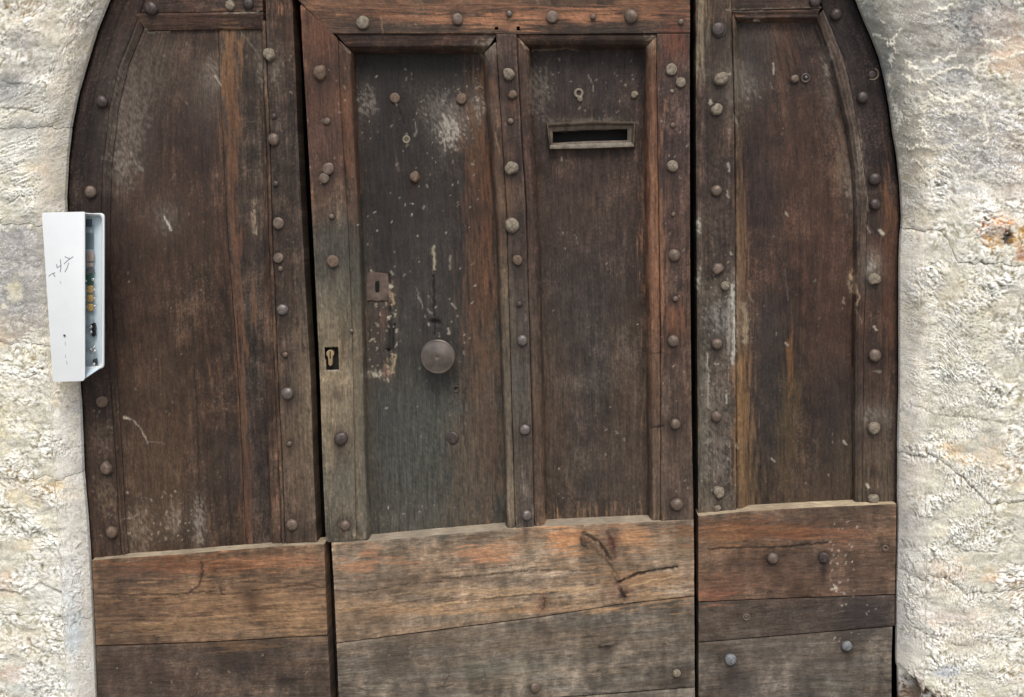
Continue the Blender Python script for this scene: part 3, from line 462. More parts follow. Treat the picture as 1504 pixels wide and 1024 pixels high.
    C = col.reshape(-1, 3); G = np.stack([cc, aa, np.full(u.shape, seed * 1.7)], -1).reshape(-1, 3)
    if holes:
        cu = u[:-1, :-1] * .25 + u[1:, :-1] * .25 + u[:-1, 1:] * .25 + u[1:, 1:] * .25; cv = .25 * (v[:-1, :-1] + v[1:, :-1] + v[:-1, 1:] + v[1:, 1:])
        keep = np.ones(cu.shape, bool)
        for pl in holes: keep &= ~in_poly(cu, cv, pl)
        q = q[keep.ravel()]
    # edges go straight back into the door
    loop = np.concatenate([idx[0, :], idx[1:, -1], idx[-1, -2::-1], idx[-2:0:-1, 0]]); m = len(loop); base_n = len(V)
    A = V[loop]; B = A.copy(); B[:, 1] += th
    Gs = G[loop]; Gs2 = Gs.copy(); Gs2[:, 0] += th * 550
    Cs = C[loop].copy()
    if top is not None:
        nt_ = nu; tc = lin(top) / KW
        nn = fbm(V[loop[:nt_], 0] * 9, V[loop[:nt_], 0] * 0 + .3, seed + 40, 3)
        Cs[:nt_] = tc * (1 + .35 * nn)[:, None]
    V = np.concatenate([V, A, B]); C = np.concatenate([C, Cs, Cs if top is None else Cs]); G = np.concatenate([G, Gs, Gs2])
    i0 = base_n + np.arange(m); i1 = base_n + (np.arange(m) + 1) % m
    sk = np.stack([i0, i1, i1 + m, i0 + m], -1)
    o = raw_mesh(name, V, np.concatenate([q, sk]), mat or WOOD, parent, C, G)
    if label: o['label'] = label
    return o

# ------------------------------------------------------------------ the opening: inner edge of the stone, as measured on the door plane
LE = [(158,0),(140,45),(125,95),(112,140),(103,185),(98,230),(95,290),(96,320),(101,400),(108,500),(115,565),(118,610),(121,690),(127,760),(131,822),(135,900),(140,1024),(146,1180)]
RE = [(1259,0),(1269,25),(1281,53),(1293,84),(1301,117),(1308,156),(1313,195),(1319,229),(1323,268),(1326,320),(1323,352),(1322,385),(1322,580),(1320,640),(1320,770),(1318,860),(1317,960),(1318,1180)]
def arch_v(u):                       # height of the arch soffit above u
    q = 1 - ((np.asarray(u, float) - 709) / 616.) ** 2
    return 300 - 672 * np.sqrt(np.clip(q, 0, 1))
def arch_half(v): return 616 * np.sqrt(np.clip(1 - ((300 - v) / 672.) ** 2, 0, 1))
LEx = [(709 - float(arch_half(v)), v) for v in (-150, -100, -50)] + LE
REx = [(709 + float(arch_half(v)), v) for v in (-150, -100, -50)] + RE

VBOT = 1186
# ================================================================== the setting
def box_obj(name, x0, x1, y0, y1, z0, z1, mat, parent=None, inside=False):
    V = [(x, y, z) for z in (z0, z1) for y in (y0, y1) for x in (x0, x1)]
    Fc = [(0, 2, 3, 1), (4, 5, 7, 6), (0, 1, 5, 4), (2, 6, 7, 3), (0, 4, 6, 2), (1, 3, 7, 5)]
    if inside: Fc = [Fc[0], Fc[1], Fc[3], Fc[4], Fc[5]]
    return raw_mesh(name, V, Fc, mat, parent, smooth_=False)

dark = plain_mat('unlit_plaster', (60, 56, 52), .9, 0, .2, 4)
pas = box_obj('passage_interior', -1.9, 1.75, .16, 3.2, -.01, 3.4, dark, inside=True); pas['kind'] = 'structure'

# pavement: one sheet with stone setts near the door
gm, gt, gb = new_mat('paving')
N = gt.nodes; L = gt.links
tc = N.new('ShaderNodeTexCoord'); n = N.new('ShaderNodeTexNoise'); n.inputs['Scale'].default_value = 9; n.inputs['Detail'].default_value = 8
L.new(tc.outputs['Object'], n.inputs['Vector'])
cr = N.new('ShaderNodeValToRGB'); cr.color_ramp.elements[0].color = (.20, .185, .165, 1); cr.color_ramp.elements[1].color = (.38, .36, .32, 1)
L.new(n.outputs[0], cr.inputs[0]); L.new(cr.outputs[0], gb.inputs['Base Color']); gb.inputs['Roughness'].default_value = .9
bp = N.new('ShaderNodeBump'); bp.inputs['Distance'].default_value = .01; L.new(n.outputs[0], bp.inputs['Height']); L.new(bp.outputs[0], gb.inputs['Normal'])
raw = raw_mesh('pavement', [(-60, -60, 0), (60, -60, 0), (60, .1, 0), (-60, .1, 0)], [(0, 1, 2, 3)], gm, smooth_=False); raw['kind'] = 'structure'

# ------------------------------------------------------------------ stone wall round the arch
wall = thing('stone_wall', 'rough pale limestone wall that frames the arched wooden door', 'wall', (0, 0, 0))
WF = .052                                # the wall face stands this far in front of the door plane

SB = [ (1332,1012,20,16,(104,82,62),1.4), (1345,1030,40,12,(120,98,76),1.3), # (u, v, ru, rv, rgb, alpha)  colour of the stone itself
 # right: grey render left on the top block
 (1330,60,60,80,(160,158,146),.95), (1400,40,60,60,(160,154,144),.8), (1300,150,30,60,(140,140,132),.8), (1370,120,50,40,(162,160,152),.7), (1445,25,50,30,(120,122,122),.8), (1400,120,24,18,(142,142,142),.8), (1490,90,30,26,(206,170,140),.55), (1470,35,30,20,(200,180,162),.4),
 (1400,190,64,54,(166,163,154),.85), (1330,200,36,60,(176,169,152),.85), (1488,240,22,60,(196,172,152),.6), (1440,170,40,30,(186,182,174),.5), (1350,290,50,36,(206,196,174),.6), (1440,220,50,50,(160,157,152),.75), (1340,255,30,30,(190,180,160),.6),
 (1464,331,18,10,(228,150,70),2.2), (1459,346,9,9,(214,150,90),1.2), (1450,342,9,8,(176,150,140),.8), (1482,350,6,8,(60,52,44),1.3), (1497,344,9,14,(220,170,104),1.2), (1502,348,10,16,(214,176,110),.9), (1500,372,7,8,(176,104,60),.6), (1460,356,10,12,(216,176,120),.8), (1350,350,3,6,(160,118,110),.5), (1420,290,60,20,(236,232,222),.5),
 (1345,460,14,40,(200,192,172),.6), (1350,447,9,6,(128,118,104),.8), (1352,480,6,10,(150,140,124),.7), (1408,430,26,24,(232,216,180),.5), (1490,500,24,20,(206,192,166),.5), (1470,455,36,12,(214,200,174),.4),
 (1395,660,16,9,(228,192,140),.9), (1420,676,12,8,(230,190,136),.9), (1470,670,30,22,(214,186,156),.6), (1480,700,26,14,(220,188,146),.5), (1332,660,14,20,(226,212,180),.6), (1340,640,20,40,(206,200,186),.4), (1335,770,22,50,(196,192,182),.55), (1345,690,20,10,(228,206,186),.4),
 (1392,838,24,16,(224,192,164),.8), (1470,842,26,8,(222,190,140),.6), (1480,852,30,5,(186,130,96),.7), (1500,880,20,14,(226,196,168),.6), (1370,850,30,20,(222,206,188),.5), (1345,900,30,60,(196,194,184),.6), (1390,985,16,8,(176,184,196),.8), (1420,930,50,20,(216,204,186),.5), (1490,990,16,10,(224,200,166),.6), (1400,905,40,10,(220,204,194),.4), (1380,915,18,6,(206,170,140),.4),
 # left
 (30,60,22,18,(158,156,150),.8), (20,130,30,22,(150,150,146),.8), (40,182,24,10,(170,168,162),.6), (60,30,40,30,(206,186,160),.5), (40,8,24,10,(196,160,124),.5), (50,95,34,20,(186,180,168),.6), (60,150,20,16,(180,176,166),.5), (20,215,30,24,(196,196,190),.5), (50,250,20,8,(214,190,156),.6),
 (30,360,34,26,(166,164,160),.9), (30,430,44,50,(160,158,154),.9), (24,480,30,16,(186,170,148),.7), (22,425,11,13,(232,224,190),1.0), (6,450,4,4,(224,216,190),.7), (4,500,12,12,(206,176,140),.6), (56,400,20,60,(184,180,172),.5), (50,520,14,10,(238,228,190),.8),
 (20,600,30,40,(232,224,196),.4), (50,722,40,16,(226,204,160),.7), (72,716,14,8,(226,194,140),.7), (20,700,26,14,(228,204,162),.5), (45,800,26,8,(228,206,164),.7), (10,850,16,10,(226,180,136),.7), (12,870,20,5,(206,170,136),.6), (25,990,24,10,(224,176,146),.9), (20,940,30,14,(236,216,184),.4), (75,850,30,40,(232,232,226),.5), (104,900,12,60,(196,204,206),.5), (8,620,8,30,(234,220,160),.5), (110,930,10,30,(196,210,216),.4), (60,1000,40,20,(206,214,216),.5),
]

def stone_cols(u, v, w, zz, reveal, left, seed):
    """u, v measured photo position; w, zz unwrapped surface coordinates (px units); reveal 0..1"""
    n3 = fbm(w / 16., zz / 13., 333, 4); n4 = fbm(w / 5., zz / 4., 334, 3); n5 = fbm(w / 50., zz / 45., 335, 3)
    base = np.ones(u.shape + (3,)) * lin((208, 204, 184))
    if left: rc = np.where((v < 600)[..., None], lin((224, 214, 194)), lin((232, 227, 214)))
    else: rc = np.where((v < 330)[..., None], lin((196, 190, 172)), lin((244, 236, 218)))
    base = base * (1 - reveal[..., None]) + rc * reveal[..., None]
    soft = np.zeros(u.shape)
    for (bu, bv, ru, rv, rgb, al) in SB:
        g = np.exp(-.5 * (((u - bu) / ru) ** 2 + ((v - bv) / rv) ** 2))
        sat = (max(rgb) - min(rgb)) / max(rgb); al = al * (1 if sat < .16 or al > 1.15 or bu > 1455 and bv < 380 else .55)
        k = np.clip(al * 1.1 * smooth(.18, .75, g + .35 * (n3 + .5 * n4) * (g > .02)), 0, 1)
        if sum(rgb) < 520 and abs(rgb[0] - rgb[2]) < 26: soft = np.maximum(soft, k)
        k = k[..., None]
        base = base * (1 - k) + lin(rgb) * k
    och = smooth(.0, .5, n5 + .4 * n3)[..., None] * .36; base = base * (1 - och) + base * np.array([.99, .94, .79]) * och
    base = base * np.exp(.20 * n3 + .12 * n4 + .12 * n5)[..., None]
    return base, soft, n3, n4

def stone_height(w, zz, u, v, reveal, soft, left):
    """relief in mm"""
    wx = 9 * fbm(w / 34., zz / 30., 71, 3); wy = 8 * fbm(w / 40., zz / 34., 72, 3)
    # direction of the tooling: level bedding in the face, slanting strokes near the arris
    ang = np.where(left, -.55 * smooth(330, 60, v) - .25, .12 + .75 * smooth(60, 0, w) * smooth(420, 620, v)) if True else 0
    if left: ang = .50 * smooth(360, 100, v) + .15 + .4 * reveal
    else: ang = .10 + .62 * smooth(95, 10, w) * smooth(420, 600, v) - .18 * smooth(60, 130, w) * smooth(850, 900, v)
    ca, sa = np.cos(ang), np.sin(ang)
    # local frame (w grows away from the opening): mirror for the right-hand side
    W = -w if left else w
    a = (W * ca + zz * sa); b = (-W * sa + zz * ca)
    wz = 2.6 * fbm(w / 8., zz / 8., 74, 2)
    A, B = a + wx + wz, b + wy + wz
    q = B / 13. + 1.7 * fbm(A / 40., B / 15., 73, 3) + .55 * fbm(A / 11., B / 7., 79, 2)
    fr = q - np.floor(q)
    saw = fr - smooth(.74, 1.0, fr)                      # riven beds: each swells, then breaks back under its lip
    q2 = B / 6.5 + 1.5 * fbm(A / 17., B / 8., 83, 3); f2 = q2 - np.floor(q2); saw2 = f2 - smooth(.7, 1.0, f2)
    pit = fbm(A / 7., B / 5., 76, 4)
    lump = fbm(w / 45., zz / 30., 77, 3)
    m = np.clip(.45 + 1.5 * fbm(w / 60., zz / 50., 78, 2), .1, 1.3); m2 = np.clip(.5 + 1.2 * fbm(w / 34., zz / 30., 80, 2), 0, 1.2)
    calm = (1 - .80 * np.clip(soft, 0, 1)) * (1 - .5 * reveal) * np.clip(.75 + 1.1 * fbm(w / 55., zz / 42., 84, 2), .22, 1.15)
    rip = .5 + .55 * saw * m + .3 * saw2 * m2
    h = (8.5 * saw * m + 1.4 * saw2 * m2 + 1.6 * pit) * calm + 6.0 * lump * (1 - .5 * reveal)
    return h, rip, pit, calm

def finish_stone(u, v, w, zz, reveal, left, seed, edge):
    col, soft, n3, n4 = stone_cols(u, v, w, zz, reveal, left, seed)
    h, rip, pit, calm = stone_height(w, zz, u, v, reveal, soft, left)
    # dirt and painted relief shade darken the creases, painted highlights whiten the crests
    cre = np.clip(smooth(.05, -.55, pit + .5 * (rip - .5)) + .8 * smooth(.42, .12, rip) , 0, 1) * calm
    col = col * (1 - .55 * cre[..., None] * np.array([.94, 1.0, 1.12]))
    hair = smooth(.030, .004, np.abs(fbm(w / 24. + .3 * n4, zz / 9. + .4 * n4, 611, 3))) * smooth(.05, .3, fbm(w / 40., zz / 30., 612, 2)) * calm
    h = h - 1.8 * hair; col = col * (1 - .38 * hair[..., None])
    pk = smooth(.34, .6, fbm(w / 3.6, zz / 3.0, 613, 2)) * smooth(-.2, .4, n3 + .2) * calm
    h = h - 1.4 * pk; col = col * (1 - .25 * pk[..., None])
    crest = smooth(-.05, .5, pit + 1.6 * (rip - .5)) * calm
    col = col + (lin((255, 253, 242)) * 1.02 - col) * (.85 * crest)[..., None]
    fl = smooth(.12, .04, np.abs(fbm(w / 13. + .5 * n4, zz / 6.5 + .5 * n4, 621, 4))) * smooth(-.15, .25, fbm(w / 26., zz / 18., 622, 2))
    zone = (.45 if left else .40 + .65 * smooth(110, 160, v) * smooth(350, 300, v)) * (1 - .6 * reveal)
    col = col + (lin((255, 254, 246)) * 1.05 - col) * (.95 * fl * zone)[..., None]; h = h + .8 * fl * zone
    dots = smooth(.30, .5, fbm(w / 3.8, zz / 3.2, 623, 2)) * (0 if left else 1) * np.exp(-(((u - 1430) / 60) ** 2 + ((v - 480) / 75) ** 2))
    h = h - 3.0 * dots; col = col * (1 - .3 * dots[..., None])
    # chalk-white veins on grey render
    vein = smooth(.075, .015, np.abs(fbm(w / 30. + .25 * n4, zz / 17. + .25 * n4, 401, 4)) * (1.2 - .9 * n3)) * smooth(-.3, .12, fbm(w / 60., zz / 40., 402, 2) + .5 * smooth(60, 240, v))
    if not left:
        vein = vein * smooth(345, 300, v) * smooth(90, 150, v)
        col = col + (lin((240, 234, 214)) - col) * (.92 * vein)[..., None]; h = h + 1.8 * vein
        for (pts, wd) in [([(1283, 50), (1296, 58), (1308, 67), (1314, 55), (1322, 43)], 2.6), ([(1294, 31), (1300, 36)], 2), ([(1303, 60), (1312, 72), (1318, 80)], 2.4), ([(1310, 79), (1308, 92), (1312, 100)], 2.4),
                          ([(1332, 89), (1340, 98), (1353, 103), (1360, 120), (1370, 112), (1384, 106), (1411, 97), (1431, 103), (1445, 91), (1479, 85), (1504, 75)], 3.2), ([(1373, 89), (1390, 86), (1404, 79)], 3), ([(1325, 108), (1338, 118), (1352, 122)], 2.6),
                          ([(1305, 112), (1304, 124), (1310, 130)], 3), ([(1366, 140), (1384, 148), (1404, 150), (1420, 146), (1431, 137)], 5), ([(1313, 155), (1322, 171), (1318, 190)], 4.5), ([(1356, 150), (1358, 166), (1352, 180), (1362, 200)], 2.6),
                          ([(1376, 168), (1400, 165), (1425, 164)], 2.6), ([(1445, 164), (1450, 190), (1448, 218)], 3), ([(1366, 250), (1384, 245), (1404, 240), (1424, 246)], 2.6), ([(1380, 222), (1400, 214), (1411, 212)], 2.4), ([(1372, 15), (1384, 14), (1400, 6)], 2.4), ([(1380, 32), (1392, 28)], 2.2),
                          ([(1322, 211), (1340, 217), (1360, 214), (1372, 222)], 2.4), ([(1440, 60), (1470, 62), (1490, 50)], 2.4), ([(1330, 240), (1345, 236), (1356, 246), (1368, 262)], 2.4)]:
            dd = np.full(u.shape, 1e9); uw, vw = u + 5 * fbm(u / 11., v / 11., 501, 3), v + 5 * fbm(u / 11., v / 11., 502, 3)
            if wd > 0:
                for i in range(len(pts) - 1):
                    ax, ay = pts[i]; bx, by = pts[i + 1]; L2 = (bx - ax) ** 2 + (by - ay) ** 2
                    t = np.clip(((uw - ax) * (bx - ax) + (vw - ay) * (by - ay)) / L2, 0, 1)
                    dd = np.minimum(dd, np.hypot(uw - ax - t * (bx - ax), vw - ay - t * (by - ay)))
                k = smooth(1.1, .4, dd / (wd * np.clip(.8 + 1.3 * n4, .15, 1.8)))
                col = col + (lin((246, 240, 220)) - col) * (.95 * k)[..., None]; h = h + 1.6 * k
        hole = smooth(.35, .8, np.exp(-(((u - 1482) / 9) ** 2 + ((v - 350) / 10) ** 2)) + .4 * n4); h = h - 12 * hole
        lump = np.exp(-(((u - 1465) / 13) ** 2 + ((v - 330) / 8) ** 2)); h = h + 6 * lump
        for (pts, dp, wd) in [
                         ([(1400, 811), (1440, 809), (1462, 812)], 3.5, 1.6), 
                         ([(1340, 920), (1378, 942), (1420, 950)], 3, 1.8), ([(1358, 368), (1358, 400), (1352, 430), (1352, 450)], 2, 1.2), ([(1380, 610), (1440, 615), (1504, 628)], 3, 1.6), ([(1330, 590), (1372, 608)], 2.5, 1.5)]:
            dd = np.full(u.shape, 1e9)
            for i in range(len(pts) - 1):
                ax, ay = pts[i]; bx, by = pts[i + 1]; L2 = (bx - ax) ** 2 + (by - ay) ** 2
                t = np.clip(((u - ax) * (bx - ax) + (v - ay) * (by - ay)) / L2, 0, 1)
                dd = np.minimum(dd, np.hypot(u - ax - t * (bx - ax), v - ay - t * (by - ay) + 2.5 * n3))
            k = smooth(1.0, .1, dd / (wd * 1.5)); k = k * np.clip(.7 + 1.6 * n4, 0, 1.2); h = h - dp * k; col = col * (1 - .22 * k)[..., None]
    else:
        for (pts, dp, wd) in [([(0, 158), (30, 160), (56, 166)], 2.5, 1.4), ([(0, 868), (30, 872), (60, 856), (90, 872)], 2.5, 1.6), ([(0, 120), (50, 124)], 2, 1.2), ([(30, 668), (90, 646)], 2, 1.2)]:
            dd = np.full(u.shape, 1e9)
            for i in range(len(pts) - 1):
                ax, ay = pts[i]; bx, by = pts[i + 1]; L2 = (bx - ax) ** 2 + (by - ay) ** 2
                t = np.clip(((u - ax) * (bx - ax) + (v - ay) * (by - ay)) / L2, 0, 1)
                dd = np.minimum(dd, np.hypot(u - ax - t * (bx - ax), v - ay - t * (by - ay) + 2.5 * n3))
            k = smooth(1.0, .1, dd / (wd * 1.5)); h = h - dp * k; col = col * (1 - .5 * k)[..., None]
    return col / KS, h

def jamb(left, joints, names_depth, rmax):
    """the dressed stones of one jamb: each wraps from the face round the arris into the reveal"""
    E = LEx if left else REx; sg = -1.0 if left else 1.0
    eu = np.array([p[0] for p in E], float); ev = np.array([p[1] for p in E], float)
    vv = np.linspace(ev[0], ev[-1], 600); uu = np.interp(vv, ev, eu)
    ex, _, ez = P(uu, vv, 0.0)
    o = np.argsort(ez); ez_s, ex_s = ez[o], ex[o]
    # columns: unwrapped coordinate w (m): reveal negative, face positive
    rc = .022                                            # radius of the arris
    fine = .0028
    W = list(np.linspace(-.098, -.02, 52)) + list(np.arange(-.02 + fine, rmax, fine))
    vis = .22 if left else .42
    W = [q for q in W if q <= vis] + list(np.arange(vis, rmax + .001, .009))
    W = np.array(sorted(set(W)))
    for k in range(len(joints) - 1):
        ja, jb = joints[k], joints[k + 1]
        # joint heights as a function of w
        def jz(j):
            ws = np.array([q[0] for q in j]) / 550.; vs = np.array([q[1] for q in j], float)
            vj = np.interp(W, ws, vs) + 5 * fbm(W * 26., W * 0 + j[0][1], 9, 4)
            xr = np.interp(vj, ev, eu); _, _, z = P(xr + sg * np.maximum(W, 0) * 550, vj, np.where(W > 0, WF, 0)); return z
        za, zb = jz(ja), jz(jb)
        if k > 0: za = za - .0008
        zb = zb + .0008
        span = np.max(za - zb); mid = .5 * (ja[0][1] + jb[0][1])
        st = .0028 if (-60 < mid < 1080) else .012
        nrow = max(8, int(span / st)); tt = np.concatenate([[0, .0015 / span, .004 / span], np.linspace(.008 / span, 1 - .008 / span, nrow), [1 - .004 / span, 1 - .0015 / span, 1]])
        T, Wg = np.meshgrid(tt, W, indexing='ij')
        Z = za[None, :] * (1 - T) + zb[None, :] * T
        xe = np.interp(Z, ez_s, ex_s)
        # profile: straight back behind the door edge, then a splayed cheek that rolls over into the face
        wq = Wg; LR = .085; a_, b_ = .056, WF; c_ = .026, WF * .92
        t_ = np.clip((wq + LR) / LR, 0, 1)
        px = np.where(wq < -LR, 0, np.where(wq > 0, a_ + wq, 2 * t_ * (1 - t_) * c_[0] + t_ ** 2 * a_))
        py = np.where(wq < -LR, -(wq + LR), np.where(wq > 0, -b_, -(2 * t_ * (1 - t_) * c_[1] + t_ ** 2 * b_)))
        tx = 2 * (1 - t_) * c_[0] + 2 * t_ * (a_ - c_[0]); ty = 2 * (1 - t_) * c_[1] + 2 * t_ * (b_ - c_[1]); tl = np.hypot(tx, ty)
        nx, ny = ty / tl, tx / tl
        rev = smooth(.004, -.022, wq)
        X = xe + sg * px; Y = py
        U, Vv = proj(X, Y, Z)
        edge = np.minimum(T * span, (1 - T) * span) * 550
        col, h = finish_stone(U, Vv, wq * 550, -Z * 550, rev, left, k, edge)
        jd = names_depth[k]
        kk = smooth(5, 0, edge) * (0 if jd[0] == 0 else 1)
        h = h - jd[0] * kk; col = col * (1 - .2 * kk[..., None] * min(1, jd[0] / 5))
        h = h + jd[1] * smooth(0, 12, edge)
        # worn foot and arris nibbles
        h = h * (.15 + .85 * smooth(-.09, -.045, wq))
        nib = np.maximum(0, fbm(wq * 0 + 3, Z * 22, 55 + left, 3)) * 7 * np.exp(-(wq / .02) ** 2); h = h - nib
        X = X - sg * nx * h / 1000.; Y = Y - ny * h / 1000.
        # keep the inner edge close to the measured line, just a little ragged
        nvx, nux = X.shape; V = np.stack([X, Y, Z], -1).reshape(-1, 3); idx = np.arange(nvx * nux).reshape(nvx, nux)
        q = np.stack([idx[1:, :-1], idx[1:, 1:], idx[:-1, 1:], idx[:-1, :-1]], -1).reshape(-1, 4)
        if left: q = q[:, ::-1]
        C = col.reshape(-1, 3); G = np.stack([wq * 550, -Z * 550, np.full(X.shape, 3.)], -1).reshape(-1, 3)
        # bed faces run back into the wall
        r0, r1 = idx[0, :], idx[-1, :]; b0 = len(V); n_ = len(r0)
        bx = V[np.concatenate([r0, r1])].copy(); bb = bx.copy()
        isr = np.concatenate([W, W]) < -.05; bb[isr, 0] += sg * .07; bb[~isr, 1] += .07
        V = np.concatenate([V, bx, bb]); C = np.concatenate([C, C[np.concatenate([r0, r1])] * .6, C[np.concatenate([r0, r1])] * .6]); G = np.concatenate([G, G[np.concatenate([r0, r1])], G[np.concatenate([r0, r1])]])
        i = np.arange(n_ - 1); s1 = np.stack([b0 + i, b0 + i + 1, b0 + i + 1 + 2 * n_, b0 + i + 2 * n_], -1)
        s2 = np.stack([b0 + n_ + i, b0 + n_ + i + 1, b0 + n_ + i + 1 + 2 * n_, b0 + n_ + i + 2 * n_], -1)
        raw_mesh('stone', V, np.concatenate([q, s1, s2]), STONE, wall, C, G)

jamb(True, [[(0, -62)], [(0, 188), (150, 186)], [(-60, 333), (0, 330), (150, 326)], [(0, 505), (150, 500)], [(-60, 690), (0, 700), (150, 706)], [(0, 905), (150, 900)], [(0, 1186)]],
     [(1.0, 0), (1.0, 1), (2, -1.5), (1.2, .6), (.8, 0), (.8, .5)], .62)
jamb(False, [[(0, -62)], [(-60, 336), (10, 338), (24, 350), (40, 386), (200, 393)], [(-60, 662), (0, 666), (30, 682), (85, 738), (200, 739)], [(-60, 830), (30, 850), (60, 872), (200, 860)], [(-60, 968), (-15, 985), (5, 1012), (25, 1030), (80, 1050), (200, 1052)], [(0, 1186)]],
     [(2, 0), (3.2, -1), (1.6, 1.5), (1.5, .5), (3, -42)], .62)

# the rest of the wall: voussoirs above the opening and blocks either side
def block_col(u, v, col, h, seed):
    n = fbm(u / 30., v / 24., seed, 4); n2 = fbm(u / 7., v / 6., seed + 3, 3)
    c = np.ones(u.shape + (3,)) * lin((212, 204, 186)) / KS * np.exp(.25 * n + .15 * n2)[..., None]
    return c, 4 * n + 2.5 * n2
def block(UL, UR, VT, VB):
    sheet('stone', wall, UL, UR, VT, VB, WF, .2, (200, 190, 170), step=6, mat=STONE, colf=block_col, bev=6, wob=3)
archf = lambda u: np.where(np.abs(np.asarray(u) - 709) < 610, np.minimum(arch_v(u), -62.), -62.)
# voussoirs fan over the crown, their joints leaning towards the centre
cuts = [-250, 40, 178, 345, 520, 620, 798, 900, 1075, 1240, 1390, 1680]
for a, b in zip(cuts[:-1], cuts[1:]):
    block([(709 + (a - 709) * .98, -100), (709 + (a - 709) * 1.28, -700)], [(709 + (b - 709) * .98, -100), (709 + (b - 709) * 1.28, -700)], -700, archf)
for k, (va, vb) in enumerate([(-62, 210), (210, 500), (500, 760), (760, 980), (980, 1186)]):
    block(-700, -238, va, vb); block(1685, 2150, va, vb)
block(-700, -240, -700, -62); block(1690, 2150, -700, -62)

# worn stone sill under the three leaves
sill = sheet('door_sill', None, 60, 1400, 1186, 1210, .17, .4, (170, 160, 145), grain='h', step=8, mat=STONE, colf=block_col, bev=5)
sill['kind'] = 'structure'

# ================================================================== the three leaves of the door
x, y, z = P(460, VBOT, 0)
GROUP = 'leaves of the arched door'
leafL = thing('door_leaf', 'dark studded left leaf beside the white intercom box, with wide planks at its foot', 'door', (float(P(300, VBOT, 0)[0]), 0, 0), GROUP)
leafM = thing('door_leaf', 'middle wicket leaf with round knob, letter slot and two tall panels over broad worn planks', 'door', (float(P(750, VBOT, 0)[0]), 0, 0), GROUP)
leafR = thing('door_leaf', 'reddish brown right leaf with one long panel and a chalky studded stile', 'door', (float(P(1170, VBOT, 0)[0]), 0, 0), GROUP)

LSt, LPn = -.021, -.038
# ---- left leaf
def backing(parent, UL, UR, d):
    sheet('backing_board', parent, UL, UR, 0, VBOT - 4, d, .012, (40, 32, 28), step=9, bev=0, colf=lambda u, v, c, h, sd: (c, h))
gapL = [(428, -60), (429, 0), (434, 100), (437, 190), (447, 390), (456.5, 560), (461, 700), (466, 800), (468, 830)]
LEo = [(p[0] + 5 - 2.5 * smooth(150, 500, p[1]), p[1]) for p in LEx]       # a dark slit stays between stone and wood
stL = [(240, -60), (213, 0), (196, 45), (176, 94), (168, 127), (160, 162), (157, 195), (151, 240), (149, 300), (151, 400), (157, 500), (162, 560), (166, 620), (170, 680), (174, 760), (180, 830)]
sheet('stile', leafL, LEo, stL, -60, [(100, 826), (200, 817)], -.022, .05, [(0, (64, 48, 42)), (130, (48, 36, 34)), (400, (50, 38, 34)), (620, (66, 52, 46)), (800, (80, 62, 52))],
      prof=[(0, -3), (.1, 0), (.42, 0), (.46, -3.5), (.52, -3), (.94, -2.5), (1, -5)])
pL = [(p[0] + 13 - (p[1] > 300) * 3, p[1]) for p in stL]
sheet('moulding', leafL, stL, pL, [(190, 16), (213, 36), (226, 46)], [(100, 832), (200, 823)], -.028, .04, [(0, (84, 70, 58)), (150, (78, 66, 58)), (320, (58, 46, 42)), (800, (78, 62, 52))], prof=[(0, 0), (.3, 2), (.55, -3), (1, -7)], amp=.3)
sheet('rail', leafL, stL, [(384, -60), (388, 110)], -60, [(190, 19), (400, 17)], -.024, .05, (74, 56, 48), grain='h')
sheet('moulding', leafL, [(190, 10), (213, 44)], [(386, 14), (387, 46)], [(190, 19), (400, 17)], [(200, 45), (380, 43)], -.026, .04, (84, 62, 52), grain='h', prof=[(0, 0), (.12, 2.5), (.35, -1), (.7, -3), (1, -7)], amp=.3)
seamL = [(321, 40), (322, 110), (327, 200), (333, 330), (345, 480), (352, 600), (357, 700), (361, 800)]
rdgL = [(384, 10), (387, 120), (391, 200), (394, 330), (400, 480), (405, 600), (410, 700), (413, 800)]
sheet('panel', leafL, [(p[0] - 2, p[1]) for p in pL], seamL, 42, [(100, 842), (400, 822)], -.040, .02, [(0, (86, 70, 60)), (150, (78, 60, 50)), (400, (76, 58, 46)), (800, (80, 64, 52))])
sheet('panel', leafL, seamL, rdgL, 42, [(100, 832), (500, 818)], -.038, .02, [(0, (82, 70, 60)), (300, (72, 62, 55)), (800, (72, 60, 54))], prof=[(0, 0), (.42, 0), (.5, -2), (.9, -2), (1, -3)])
strL = [(p[0] + 6, p[1]) for p in rdgL]; rdg2 = [(p[0] - 14 + (p[1] < 400) * 8, p[1]) for p in rdgL]
sheet('moulding', leafL, rdgL, strL, 30, [(380, 806), (420, 803)], -.021, .05, [(0, (100, 84, 72)), (400, (96, 76, 64)), (800, (104, 88, 74))], prof=[(0, -8), (.35, 0), (.75, 0), (1, -4)], amp=.3, bev=.5, wob=.4)
sheet('moulding', leafL, rdg2, rdgL, 120, [(380, 808), (420, 804)], -.027, .04, [(0, (74, 62, 54)), (400, (86, 66, 54)), (800, (98, 78, 66))], prof=[(0, -5), (.2, 0), (.5, -2.5), (.7, -.5), (1, -3)], amp=.3, bev=.5, wob=.4)
sheet('stile', leafL, strL, gapL, -60, [(300, 806), (470, 797)], -.019, .06, [(0, (90, 72, 60)), (200, (72, 62, 56)), (400, (80, 66, 57)), (700, (98, 82, 70)), (800, (100, 84, 72))],
      prof=[(0, -1.5), (.6, -1.5), (.64, -4.5), (.68, -.5), (1, 0)])
BEIGE = [(431, 180, 8, 70, (142, 106, 76), .8, 'o'), (437, 280, 6, 60, (132, 104, 80), .8, 'o'), (443, 420, 10, 80, (112, 90, 74), .6, 'o')]
